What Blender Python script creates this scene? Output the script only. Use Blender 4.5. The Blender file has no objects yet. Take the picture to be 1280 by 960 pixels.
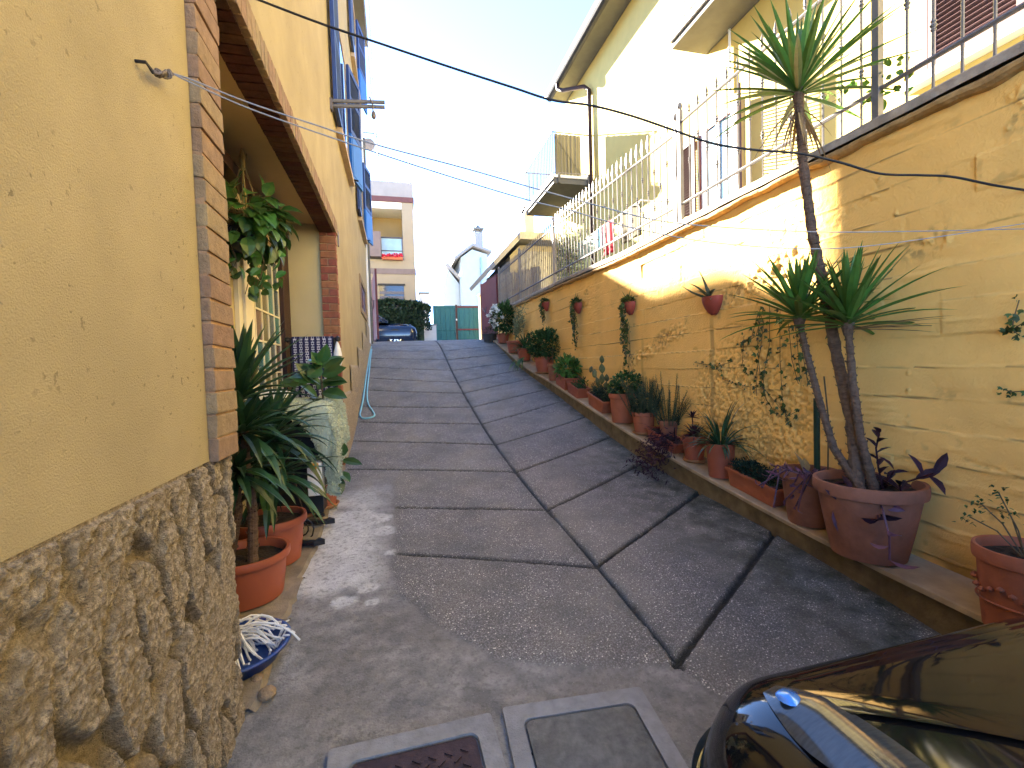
import bpy, bmesh, math, random
import numpy as np
from mathutils import Vector, Matrix, Euler

rng = random.Random(7); nr = np.random.RandomState(7)
SC = bpy.context.scene; COL = SC.collection
rad = math.radians

# ------------------------------------------------------------------ camera
FPX, ROLL, PITCH, YAW = 570.0, 0.030, 0.037, rad(-14.1975)
CAM = np.array([0.0, 0.0, 1.55])
cd = bpy.data.cameras.new("camera"); cam = bpy.data.objects.new("camera", cd); COL.objects.link(cam)
cd.sensor_fit = 'HORIZONTAL'; cd.sensor_width = 36.0; cd.lens = FPX / 1280 * 36.0
cd.clip_start = 0.02; cd.clip_end = 2000
MR = Matrix.Rotation(YAW, 3, 'Z') @ Matrix.Rotation(math.pi / 2 - PITCH, 3, 'X') @ Matrix.Rotation(-ROLL, 3, 'Z')
cam.matrix_world = Matrix.Translation(Vector(CAM)) @ MR.to_4x4()
SC.camera = cam

# ------------------------------------------------------------------ sky, sun, exposure
SUN_AZ, SUN_EL = rad(-19.5), rad(23.4)          # azimuth from +Y (clockwise positive)
wd = bpy.data.worlds.new("World"); SC.world = wd; wd.use_nodes = True
nt = wd.node_tree; nt.nodes.clear()
sky = nt.nodes.new("ShaderNodeTexSky"); sky.sky_type = 'NISHITA'; sky.sun_disc = False
sky.sun_elevation = SUN_EL; sky.sun_rotation = SUN_AZ; sky.air_density = 0.42; sky.dust_density = 0.03; sky.ozone_density = 3.2
bg = nt.nodes.new("ShaderNodeBackground"); bg.inputs[1].default_value = 0.08
wo = nt.nodes.new("ShaderNodeOutputWorld")
nt.links.new(sky.outputs[0], bg.inputs[0]); nt.links.new(bg.outputs[0], wo.inputs[0])
sl = bpy.data.lights.new("sun", 'SUN'); sl.energy = 5.0; sl.angle = rad(0.55); sl.color = (1.0, 0.90, 0.74)
sun = bpy.data.objects.new("sun", sl); COL.objects.link(sun)
sdir = Vector((math.sin(SUN_AZ) * math.cos(SUN_EL), math.cos(SUN_AZ) * math.cos(SUN_EL), math.sin(SUN_EL)))
sun.rotation_euler = sdir.to_track_quat('Z', 'Y').to_euler(); sun.location = (-8, 30, 20)
vs = SC.view_settings; vs.view_transform = 'Standard'; vs.look = 'None'; vs.gamma = 1; vs.exposure = 4.35
SC.render.engine = 'CYCLES'; SC.cycles.max_bounces = 8; SC.cycles.diffuse_bounces = 5; SC.cycles.transparent_max_bounces = 8
SC.cycles.use_denoising = True

# ------------------------------------------------------------------ measuring: rays of the photo against real surfaces
MRn = np.array(MR)
def ray(x, y): return MRn @ np.array([(x - 640) / FPX, -(y - 480) / FPX, -1.0])
def onx(x, y, X): d = ray(x, y); return CAM + d * (X / d[0])
def ony(x, y, Y): d = ray(x, y); return CAM + d * (Y / d[1])
def onz(x, y, Z): d = ray(x, y); return CAM + d * ((Z - CAM[2]) / d[2])
def depth(p): return -(MRn.T @ (np.array(p, float) - CAM))[2]
def projx(p): q = MRn.T @ (np.array(p, float) - CAM); return 640 + FPX * q[0] / -q[2]
ZLP = np.array([(-6,-.25),(0,.16),(1.78,.33),(4,.46),(5.9,.63),(7,.88),(8.7,1.36),(10.5,1.9),(11.8,2.22),(13,2.36),(14,2.4),(80,2.4)])
ZRP = np.array([(-6,-.45),(0,.02),(1.65,.27),(2.1,.345),(2.46,.39),(3.27,.46),(4.2,.56),(5.63,.86),(6.28,1.02),(7.13,1.18),(7.8,1.32),(8.5,1.46),(9.43,1.68),(10.2,1.93),(11.2,2.2),(12.3,2.33),(13.2,2.39),(14,2.4),(80,2.4)])
LDP = np.array([(-3,.2),(1.345,.425),(1.75,.456),(2.03,.475),(2.44,.525),(3.07,.61),(3.5,.675),(3.95,.74),(4.33,.8),(4.73,.88),(5.33,.995),(6.27,1.165),(6.92,1.31),(8.03,1.48),(8.71,1.63),(10.15,1.99),(11.2,2.25),(12.2,2.38),(14,2.45)])
def sm(P, y):
    y = np.asarray(y, float); o = 0
    for k, w in zip((-.6,-.3,0,.3,.6), (.1,.23,.34,.23,.1)): o = o + w * np.interp(y + k, P[:,0], P[:,1])
    return o
XL, XK, XR = -.576, 2.4, 2.68
def zg(x, y):
    t = np.clip((np.asarray(x, float) - XL) / (XK - XL), 0, 1); return sm(ZLP, y) * (1 - t) + sm(ZRP, y) * t
def ledge(y): return float(sm(LDP, y))
def G(x, y):
    d = ray(x, y); ts = np.linspace(.3, 40, 16000); P = CAM + d * ts[:, None]
    return P[np.argmax(P[:,2] < zg(P[:,0], P[:,1]))]

# ------------------------------------------------------------------ noise in numpy
def _h(ix, iy, s):
    n = (ix.astype(np.int64) * 374761393 + iy.astype(np.int64) * 668265263 + s * 982451653) & 0xffffffff
    n = ((n ^ (n >> 13)) * 1274126177) & 0xffffffff
    return ((n ^ (n >> 16)) & 0xffff) / 65535.0
def vn(x, y, s=0):
    x = np.asarray(x, float); y = np.asarray(y, float)
    ix = np.floor(x); iy = np.floor(y); fx = x - ix; fy = y - iy
    fx = fx * fx * (3 - 2 * fx); fy = fy * fy * (3 - 2 * fy)
    a = _h(ix, iy, s); b = _h(ix + 1, iy, s); c = _h(ix, iy + 1, s); d = _h(ix + 1, iy + 1, s)
    return (a * (1 - fx) + b * fx) * (1 - fy) + (c * (1 - fx) + d * fx) * fy
def fbm(x, y, s=0, o=4):
    v = 0; a = .5
    for i in range(o): v = v + a * vn(x * 2 ** i, y * 2 ** i, s + i * 17); a *= .5
    return v
def sstep(a, b, x): t = np.clip((x - a) / (b - a), 0, 1); return t * t * (3 - 2 * t)

# ------------------------------------------------------------------ materials
def mat(name, col, rough=.8, var=.15, scale=6, bump=.0, bscale=60, spec=.3, metal=0, rnd=0, col2=None, trans=0, stain=0, coat=0, attr=None, acol=None, detail=6, stretch=None, pits=False):
    m = bpy.data.materials.new(name); m.use_nodes = True; t = m.node_tree; N = t.nodes; L = t.links
    b = N["Principled BSDF"]; b.inputs["Roughness"].default_value = rough; b.inputs["Specular IOR Level"].default_value = spec
    b.inputs["Metallic"].default_value = metal; b.inputs["Coat Weight"].default_value = coat; b.inputs["Coat Roughness"].default_value = .04
    tc = N.new("ShaderNodeTexCoord"); src = tc.outputs["Object"]
    if stretch:
        mp = N.new("ShaderNodeMapping"); mp.inputs["Scale"].default_value = stretch; L.new(src, mp.inputs[0]); src = mp.outputs[0]
    def noise(sc, det=detail, ro=.6):
        n = N.new("ShaderNodeTexNoise"); n.inputs["Scale"].default_value = sc; n.inputs["Detail"].default_value = det; n.inputs["Roughness"].default_value = ro
        L.new(src, n.inputs["Vector"]); return n.outputs["Fac"]
    def mix(fac, a, c, mode='MIX'):
        x = N.new("ShaderNodeMix"); x.data_type = 'RGBA'; x.blend_type = mode
        for i, v in ((0, fac), (6, a), (7, c)):
            if isinstance(v, (int, float)): x.inputs[i].default_value = v
            elif isinstance(v, tuple): x.inputs[i].default_value = (*v[:3], 1)
            else: L.new(v, x.inputs[i])
        return x.outputs[2]
    def ramp(f, a, c):
        r = N.new("ShaderNodeMapRange"); r.inputs[1].default_value = a; r.inputs[2].default_value = c; L.new(f, r.inputs[0]); return r.outputs[0]
    c1 = tuple(min(1, v * (1 - var)) for v in col); c2 = col2 or tuple(min(1, v * (1 + var)) for v in col)
    out = mix(ramp(noise(scale), .32, .68), c1, c2)
    if stain:
        out = mix(ramp(noise(scale * .23), .5, .78), out, tuple(v * (1 - stain) for v in col))
    if pits:
        pn = ramp(noise(48, 3, .5), .665, .70); pm = N.new('ShaderNodeMath'); pm.operation = 'MULTIPLY'; L.new(pn, pm.inputs[0]); L.new(ramp(noise(2.6, 3), .40, .60), pm.inputs[1]); out = mix(pm.outputs[0], out, tuple(v * .50 for v in col)); out = mix(ramp(noise(1.3, 3), .52, .70), out, mix(.5, out, tuple(v * .80 for v in col)))
    if rnd:
        g = N.new("ShaderNodeNewGeometry"); hs = N.new("ShaderNodeHueSaturation")
        r1 = N.new("ShaderNodeMapRange"); r1.inputs[3].default_value = 1 - rnd; r1.inputs[4].default_value = 1 + rnd * .9; L.new(g.outputs["Random Per Island"], r1.inputs[0])
        r2 = N.new("ShaderNodeMapRange"); r2.inputs[3].default_value = .48; r2.inputs[4].default_value = .52
        L.new(g.outputs["Random Per Island"], r2.inputs[0])
        L.new(r1.outputs[0], hs.inputs["Value"]); L.new(r2.outputs[0], hs.inputs["Hue"]); L.new(out, hs.inputs["Color"]); out = hs.outputs[0]
    if attr:
        a = N.new("ShaderNodeAttribute"); a.attribute_name = attr; out = mix(a.outputs["Fac"], out, acol)
    L.new(out, b.inputs["Base Color"])
    if bump:
        bn = N.new("ShaderNodeBump"); bn.inputs["Strength"].default_value = min(1, bump); bn.inputs["Distance"].default_value = .01 * max(1, bump)
        L.new(noise(bscale, 5, .65), bn.inputs["Height"]); L.new(bn.outputs[0], b.inputs["Normal"])
    if trans:
        tr = N.new("ShaderNodeBsdfTranslucent"); L.new(out, tr.inputs[0]); ms = N.new("ShaderNodeMixShader"); ms.inputs[0].default_value = trans
        L.new(b.outputs[0], ms.inputs[1]); L.new(tr.outputs[0], ms.inputs[2]); L.new(ms.outputs[0], N["Material Output"].inputs[0])
    m["mixfn"] = 0
    return m

MT = {}
MT['plaster'] = mat('plaster_yellow', (.40,.325,.185), .9, .10, 3.0, .55, 240, stain=.14, spec=.15, pits=True)
MT['plaster_in'] = mat('plaster_loggia', (.50,.405,.215), .9, .06, 2.0, .3, 120, spec=.15)
MT['ceil'] = mat('loggia_ceiling', (.50,.36,.20), .9, .06, 2.0, .2, 100, spec=.15)
MT['stone'] = mat('rough_render', (.44,.355,.245), .95, .55, 95, 1.6, 230, spec=.15, stain=.22, attr='groove', acol=(.25,.19,.115))
MT['brick'] = mat('rustic_brick', (.27,.185,.112), .9, .18, 26, .6, 90, rnd=.06, spec=.15)
MT['brick_dark'] = mat('red_brick', (.25,.095,.055), .9, .22, 26, .5, 90, rnd=.16, spec=.15)
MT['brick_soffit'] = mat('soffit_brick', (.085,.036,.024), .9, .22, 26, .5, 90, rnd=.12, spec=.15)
MT['mortar'] = mat('mortar', (.36,.22,.12), .95, .15, 30, .4, 120)
MT['rwall'] = mat('board_concrete_yellow', (.90,.555,.165), .88, .09, 2.2, .5, 70, stain=.16, spec=.2, attr='dirt', acol=(.20,.125,.05))
MT['coping'] = mat('coping_stone', (.36,.31,.25), .85, .25, 14, .5, 60, stain=.35)
MT['coping_mortar'] = mat('coping_mortar', (.40,.25,.10), .9, .25, 20, .7, 60)
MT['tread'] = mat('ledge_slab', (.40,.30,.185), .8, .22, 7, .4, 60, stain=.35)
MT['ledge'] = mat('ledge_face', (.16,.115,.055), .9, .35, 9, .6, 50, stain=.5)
MT['terra'] = mat('terracotta', (.35,.108,.050), .75, .16, 9, .15, 60, stain=.25, spec=.3)
MT['terra_old'] = mat('weathered_terracotta', (.27,.115,.068), .85, .25, 7, .25, 50, stain=.35, spec=.2)
MT['plastic_pot'] = mat('plastic_terracotta', (.33,.085,.040), .45, .10, 6, .05, 50, stain=.18, spec=.45)
MT['saucer'] = mat('saucer', (.36,.17,.07), .7, .15, 8)
MT['red_pot'] = mat('dark_red_wall_pot', (.27,.055,.035), .55, .12, 8, .05, 50)
MT['soil'] = mat('soil', (.035,.024,.016), .95, .4, 40, .9, 60)
MT['yucca'] = mat('yucca_leaf', (.075,.165,.030), .42, .25, 12, .1, 40, rnd=.35, trans=.18, spec=.45)
MT['dracaena'] = mat('dracaena_leaf', (.030,.080,.030), .36, .25, 12, .1, 40, rnd=.35, trans=.12, spec=.5)
MT['ficus'] = mat('rubber_leaf', (.040,.095,.024), .33, .2, 8, .05, 40, rnd=.3, trans=.12, spec=.5)
MT['pothos'] = mat('pothos_leaf', (.050,.125,.026), .38, .25, 14, .1, 40, rnd=.5, trans=.2, spec=.5)
MT['bush'] = mat('bush_leaf', (.036,.085,.022), .5, .25, 20, 0, 40, rnd=.5, trans=.2)
MT['bright'] = mat('bright_leaf', (.085,.17,.030), .5, .25, 20, 0, 40, rnd=.4, trans=.22)
MT['grey_leaf'] = mat('rosemary_leaf', (.060,.080,.040), .6, .25, 20, 0, 40, rnd=.4, trans=.1)
MT['ivy'] = mat('ivy_leaf', (.050,.085,.022), .5, .3, 20, 0, 40, rnd=.5, trans=.15)
MT['pale'] = mat('pale_leaf', (.23,.25,.13), .6, .3, 20, 0, 40, rnd=.4, trans=.25)
MT['purple'] = mat('purple_leaf', (.042,.015,.026), .55, .4, 12, .1, 40, rnd=.5, trans=.15, spec=.25)
MT['pink'] = mat('pink_leaf', (.13,.055,.085), .42, .4, 12, .1, 40, rnd=.5, trans=.2, spec=.5)
MT['agave'] = mat('aloe_leaf', (.075,.10,.065), .5, .2, 8, 0, 40, rnd=.2, trans=.05)
MT['cactus'] = mat('cactus_pad', (.10,.115,.050), .7, .3, 20, .3, 60, rnd=.35)
MT['flower'] = mat('white_flower', (.80,.80,.74), .6, .05, 5, rnd=.1, trans=.2)
MT['dry'] = mat('dry_leaf', (.30,.21,.10), .8, .2, 10, rnd=.3, trans=.15)
MT['bark'] = mat('yucca_bark', (.135,.085,.055), .92, .35, 30, .9, 55, stretch=(1,1,2.2))
MT['stem'] = mat('thin_stem', (.115,.085,.045), .85, .25, 20)
MT['tan'] = mat('tan_concrete', (.24,.195,.135), .9, .3, 9, .5, 120, stain=.35)
MT['farwhite'] = mat('pale_blue_white_facade', (.36,.42,.45), .9, .04, 3)
MT['iron'] = mat('dark_iron', (.035,.033,.034), .5, .2, 12, .1, 60, metal=.6)
MT['rail'] = mat('fence_paint', (.16,.15,.15), .5, .15, 10, .05, 60, metal=.15)
MT['rail_dark'] = mat('fence_rail_dark', (.10,.10,.12), .5, .15, 10, .05, 60, metal=.3)
MT['black'] = mat('black_paint', (.012,.012,.013), .45, .2, 10)
MT['cable'] = mat('cable_rubber', (.02,.02,.022), .6, .1, 10)
MT['cord'] = mat('clothesline', (.30,.30,.31), .5, .1, 20)
MT['wire'] = mat('knotted_wire', (.16,.13,.11), .6, .2, 20, metal=.5)
MT['blue_sh'] = mat('blue_shutter', (.028,.052,.16), .55, .12, 5, .05, 60)
MT['blue_lit'] = mat('sky_lit_blue_shutter', (.018,.115,.38), .5, .12, 5, .05, 60)  # lighter copy of the shutter blue; skylight on the flaps put into the colour
MT['sill'] = mat('stone_sill', (.48,.36,.24), .8, .12, 8, .2, 60)
MT['cream'] = mat('cream_paint', (.70,.62,.44), .6, .06, 5)
MT['dwood'] = mat('dark_wood', (.045,.020,.014), .6, .3, 12, .2, 60, stretch=(8,8,1))
MT['wood'] = mat('bamboo_slat', (.25,.195,.15), .8, .25, 9, .3, 50, rnd=.25, stretch=(6,6,1))
MT['boards'] = mat('weathered_boards', (.21,.21,.235), .8, .2, 9, .3, 50, rnd=.2, stretch=(6,6,1))
MT['rhouse'] = mat('yellow_facade', (.72,.57,.20), .9, .05, 3, .3, 110, spec=.15)
MT['concrete'] = mat('balcony_concrete', (.13,.128,.122), .85, .12, 5, .3, 60, stain=.2)
MT['white'] = mat('white_paint', (.78,.77,.74), .7, .04, 4, .1, 60)
MT['roofedge'] = mat('dark_gutter', (.040,.042,.050), .4, .15, 6, metal=.3)
MT['soffit'] = mat('eave_soffit', (.15,.15,.14), .85, .1, 6, .1, 60)
MT['pink_sh'] = mat('mauve_shutter', (.085,.045,.048), .6, .12, 6, .05, 60)
MT['redwood'] = mat('red_brown_frame', (.30,.060,.035), .55, .15, 8)
MT['gate'] = mat('maroon_gate', (.115,.022,.028), .5, .12, 5, .05, 50)
MT['ggate'] = mat('teal_gate', (.016,.105,.115), .55, .2, 4, .1, 50, stretch=(8,1,1))
MT['farwall'] = mat('pale_pink_facade', (.27,.235,.175), .9, .05, 2, .1, 60)
MT['faryellow'] = mat('pale_yellow_facade', (.33,.245,.115), .9, .05, 2, .1, 60)
MT['parapet'] = mat('grey_parapet', (.25,.24,.235), .9, .08, 2, .1, 60)
MT['band'] = mat('maroon_band', (.11,.05,.052), .8, .1, 4)
MT['band2'] = mat('grey_mauve_band', (.16,.13,.13), .8, .1, 4)
MT['glassblue'] = mat('blue_glass', (.22,.34,.42), .1, .1, 3, spec=.6)
MT['glassdk'] = mat('dark_glass', (.02,.024,.028), .06, .1, 3, spec=.6)
MT['hedge'] = mat('hedge_leaf', (.016,.040,.022), .5, .25, 20, 0, 40, rnd=.5, trans=.15)
MT['asphalt'] = mat('asphalt', (.06,.06,.062), .9, .2, 12, .4, 80)
MT['pave'] = mat('street_ground', (.20,.19,.18), .9, .2, 8, .4, 80)
MT['carpaint'] = mat('car_black', (.009,.008,.0075), .06, .2, 3, spec=.5)
MT['carblue'] = mat('car_blue', (.008,.018,.055), .12, .1, 3, spec=.5)
MT['chrome'] = mat('chrome', (.75,.76,.78), .12, .05, 3, metal=1)
MT['silver'] = mat('alloy_wheel', (.55,.56,.58), .3, .1, 4, metal=.9)
MT['rubber'] = mat('tyre_rubber', (.018,.018,.018), .85, .2, 20)
MT['navy'] = None
MT['basin'] = mat('blue_plastic', (.010,.045,.20), .35, .1, 5, spec=.5)
MT['mop'] = mat('mop_cotton', (.70,.69,.66), .9, .08, 30, rnd=.1)
MT['fleece'] = mat('pale_fleece', (.50,.54,.40), .95, .14, 7, .5, 120, rnd=.15, spec=.1)
MT['whitebox'] = mat('white_plastic', (.74,.73,.70), .5, .05, 5)
MT['yellowsp'] = mat('orange_knob', (.55,.26,.03), .5, .05, 5)
MT['hose'] = mat('pale_blue_hose', (.22,.50,.56), .45, .08, 6)
MT['metalplate'] = mat('rusty_checker_plate', (.060,.036,.034), .55, .3, 20, .3, 70, metal=.5)
MT['cover'] = mat('cast_concrete_cover', (.155,.150,.135), .9, .3, 25, .7, 130, stain=.4)
MT['cframe'] = mat('pale_concrete_frame', (.26,.255,.25), .88, .18, 16, .5, 130, stain=.3)
MT['redcloth'] = mat('red_cloth', (.55,.02,.05), .9, .1, 6)
MT['bluecloth'] = mat('light_blue_cloth', (.40,.62,.72), .9, .06, 6, trans=.2)
MT['greencloth'] = mat('pale_green_cloth', (.55,.68,.62), .9, .06, 6, trans=.2)
MT['slatcloth'] = mat('balcony_canvas', (.12,.105,.06), .9, .10, 6, trans=.1, stretch=(9,9,.5))
MT['tiles'] = mat('roof_tile', (.40,.22,.15), .85, .25, 8, .5, 30)
MT['lens'] = mat('headlight_glass', (.045,.05,.055), .05, .25, 30, .02, 60, spec=.40, stretch=(1,5,1))
MT['lensblue'] = mat('blue_reflector', (.05,.25,.75), .15, .2, 40, .2, 50, spec=.6, metal=.3, coat=1)
MT['greenpole'] = mat('green_pole', (.012,.035,.020), .5, .2, 8)
MT['sky_sheen'] = mat('bumper_sky_reflection', (.45,.50,.48), .25, .05, 3, coat=.6)  # pale colour imitates sky reflected in the black car's bumper
# ------------------------------------------------------------------ special materials
def road_mat():
    m = bpy.data.materials.new('washed_concrete'); m.use_nodes = True; t = m.node_tree; N = t.nodes; L = t.links; b = N["Principled BSDF"]
    tc = N.new("ShaderNodeTexCoord"); src = tc.outputs["Object"]
    def noise(sc, det=5, ro=.6):
        n = N.new("ShaderNodeTexNoise"); n.inputs["Scale"].default_value = sc; n.inputs["Detail"].default_value = det; n.inputs["Roughness"].default_value = ro; L.new(src, n.inputs["Vector"]); return n.outputs["Fac"]
    def mp(f, a, c, o0=0, o1=1):
        r = N.new("ShaderNodeMapRange"); r.inputs[1].default_value = a; r.inputs[2].default_value = c; r.inputs[3].default_value = o0; r.inputs[4].default_value = o1; L.new(f, r.inputs[0]); return r.outputs[0]
    def mix(fac, a, c, mode='MIX'):
        x = N.new("ShaderNodeMix"); x.data_type = 'RGBA'; x.blend_type = mode
        for i, v in ((0, fac), (6, a), (7, c)):
            if isinstance(v, (int, float)): x.inputs[i].default_value = v
            elif isinstance(v, tuple): x.inputs[i].default_value = (*v, 1)
            else: L.new(v, x.inputs[i])
        return x.outputs[2]
    vo = N.new("ShaderNodeTexVoronoi"); vo.inputs["Scale"].default_value = 140; L.new(src, vo.inputs["Vector"])
    vb = N.new("ShaderNodeTexVoronoi"); vb.inputs["Scale"].default_value = 190; L.new(src, vb.inputs["Vector"])
    sepc = N.new("ShaderNodeSeparateColor"); L.new(vo.outputs["Color"], sepc.inputs[0])
    peb = mix(mp(sepc.outputs[0], .0, 1), (0.157,0.141,0.127), (0.397,0.369,0.328))
    peb = mix(mp(sepc.outputs[1], .925, .95), peb, (0.959,0.869,0.734))
    peb = mix(mp(vo.outputs["Distance"], .30, .62), peb, (0.129,0.117,0.104))
    peb = mix(mp(noise(3.0), .42, .68), peb, mix(.55, peb, (0.093,0.093,0.085)))
    peb = mix(mp(noise(1.1), .45, .7, 0, .40), peb, (0.313,0.279,0.212))
    at = N.new("ShaderNodeAttribute"); at.attribute_name = 'smooth'
    am = N.new("ShaderNodeAttribute"); am.attribute_name = 'moss'
    ag = N.new("ShaderNodeAttribute"); ag.attribute_name = 'groove'
    aw = N.new("ShaderNodeAttribute"); aw.attribute_name = 'wash'
    sf = mix(mp(noise(9), .35, .65), (0.144,0.137,0.125), (0.298,0.280,0.249)); sf = mix(mp(noise(70, 3), .5, .8, 0, .5), sf, (0.106,0.097,0.089))
    sf = mix(mp(noise(2.2), .45, .62, 0, .55), sf, (0.127,0.112,0.092))
    sw = mix(mp(noise(8), .3, .7), (0.424,0.411,0.383), (0.616,0.606,0.570)); sw = mix(mp(noise(90, 3), .5, .75, 0, .35), sw, (0.231,0.224,0.214))
    sf = mix(aw.outputs["Fac"], sf, sw)
    sf = mix(mp(noise(38, 4), .50, .66, 0, .55), sf, (0.097,0.089,0.078)); sf = mix(mp(noise(120, 2), .62, .74, 0, .5), sf, (0.344,0.322,0.286))
    base = mix(at.outputs["Fac"], peb, sf)
    mossc = mix(mp(noise(60), .35, .7), (.022,.026,.014), (.060,.064,.032))
    mm = N.new("ShaderNodeMath"); mm.operation = 'MULTIPLY'; L.new(am.outputs["Fac"], mm.inputs[0]); L.new(mp(noise(7), .3, .62), mm.inputs[1])
    base = mix(mm.outputs[0], base, mossc)
    base = mix(ag.outputs["Fac"], base, (.014,.014,.010))
    L.new(base, b.inputs["Base Color"]); L.new(mp(noise(5), .3, .7, .55, .85), b.inputs["Roughness"]); b.inputs["Specular IOR Level"].default_value = .45
    bn = N.new("ShaderNodeBump"); bn.inputs["Distance"].default_value = .006; bn.inputs["Strength"].default_value = .9
    iv = N.new("ShaderNodeMath"); iv.operation = 'SUBTRACT'; iv.inputs[0].default_value = 1; L.new(vo.outputs["Distance"], iv.inputs[1])
    fl = N.new("ShaderNodeMath"); fl.operation = 'SUBTRACT'; fl.inputs[0].default_value = 1.1; L.new(at.outputs["Fac"], fl.inputs[1])
    ml = N.new("ShaderNodeMath"); ml.operation = 'MULTIPLY'; L.new(iv.outputs[0], ml.inputs[0]); L.new(fl.outputs[0], ml.inputs[1])
    ad = N.new("ShaderNodeMath"); ad.operation = 'ADD'; L.new(ml.outputs[0], ad.inputs[0]); L.new(noise(110, 4), ad.inputs[1])
    L.new(ad.outputs[0], bn.inputs["Height"]); L.new(bn.outputs[0], b.inputs["Normal"])
    return m
MT['road'] = road_mat()
def navy_mat():
    m = bpy.data.materials.new('navy_weave'); m.use_nodes = True; t = m.node_tree; N = t.nodes; L = t.links; b = N["Principled BSDF"]
    tc = N.new("ShaderNodeTexCoord"); mp = N.new("ShaderNodeMapping"); mp.inputs["Scale"].default_value = (1, 1, 1); L.new(tc.outputs["UV"], mp.inputs[0])
    bt = N.new("ShaderNodeTexBrick"); bt.inputs["Scale"].default_value = 1; bt.inputs["Color1"].default_value = (.012,.014,.06,1); bt.inputs["Color2"].default_value = (.020,.020,.09,1); bt.inputs["Mortar"].default_value = (.42,.42,.48,1)
    bt.offset = .5; bt.inputs["Brick Width"].default_value = 1/22; bt.inputs["Row Height"].default_value = 1/34; bt.inputs["Mortar Size"].default_value = .0065; bt.inputs["Mortar Smooth"].default_value = .2
    L.new(mp.outputs[0], bt.inputs["Vector"])
    ck = N.new("ShaderNodeTexWave"); ck.inputs["Scale"].default_value = 2.2; ck.bands_direction = 'X'; L.new(mp.outputs[0], ck.inputs[0])
    mx = N.new("ShaderNodeMix"); mx.data_type = 'RGBA'; r = N.new("ShaderNodeMapRange"); r.inputs[1].default_value = .35; r.inputs[2].default_value = .5; L.new(ck.outputs["Fac"], r.inputs[0]); L.new(r.outputs[0], mx.inputs[0])
    mx.inputs[6].default_value = (.012,.012,.055,1); L.new(bt.outputs["Color"], mx.inputs[7]); L.new(mx.outputs[2], b.inputs["Base Color"]); b.inputs["Roughness"].default_value = .95
    return m
MT['navy'] = navy_mat()
def stained_mat():
    m = bpy.data.materials.new('stained_glass'); m.use_nodes = True; t = m.node_tree; N = t.nodes; L = t.links; b = N["Principled BSDF"]
    g = N.new("ShaderNodeNewGeometry"); cr = N.new("ShaderNodeValToRGB"); cr.color_ramp.interpolation = 'CONSTANT'
    for i, (p, c) in enumerate(((0, (.02,.11,.14)), (.3, (.15,.13,.06)), (.5, (.03,.16,.18)), (.68, (.17,.10,.07)), (.82, (.04,.07,.10)), (.92, (.10,.13,.09)))):
        e = cr.color_ramp.elements[i] if i < 2 else cr.color_ramp.elements.new(p)
        e.position = p; e.color = (*c, 1)
    L.new(g.outputs["Random Per Island"], cr.inputs[0]); L.new(cr.outputs[0], b.inputs["Base Color"]); b.inputs["Roughness"].default_value = .18
    tc = N.new("ShaderNodeTexCoord"); n = N.new("ShaderNodeTexNoise"); n.inputs["Scale"].default_value = 60; L.new(tc.outputs["Object"], n.inputs[0])
    bn = N.new("ShaderNodeBump"); bn.inputs["Strength"].default_value = .4; bn.inputs["Distance"].default_value = .005; L.new(n.outputs[0], bn.inputs["Height"]); L.new(bn.outputs[0], b.inputs["Normal"])
    return m
MT['stained'] = stained_mat()

# ------------------------------------------------------------------ object helpers
def tag(o, label=None, cat=None, group=None, kind=None):
    for k, v in (("label", label), ("category", cat), ("group", group), ("kind", kind)):
        if v: o[k] = v
    return o
def thing(name, label, cat, loc=(0,0,0), rz=0, group=None):
    o = bpy.data.objects.new(name, None); COL.objects.link(o); o.empty_display_size = .1
    o.location = Vector([float(v) for v in loc]); o.rotation_euler = (0, 0, rz)
    return tag(o, label, cat, group)
def copy_thing(src, loc, label, rz=None, scale=None):
    def cp(o, par):
        c = o.copy(); COL.objects.link(c)
        if par is not None: c.parent = par
        for ch in o.children: cp(ch, c)
        return c
    r = cp(src, None); r.location = Vector([float(v) for v in loc]); r["label"] = label
    if rz is not None: r.rotation_euler = (0, 0, rz)
    if scale: r.scale = (scale,) * 3
    return r
def world_off(par):
    off = Vector((0,0,0))
    while par is not None: off += par.location; par = par.parent
    return off

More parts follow.
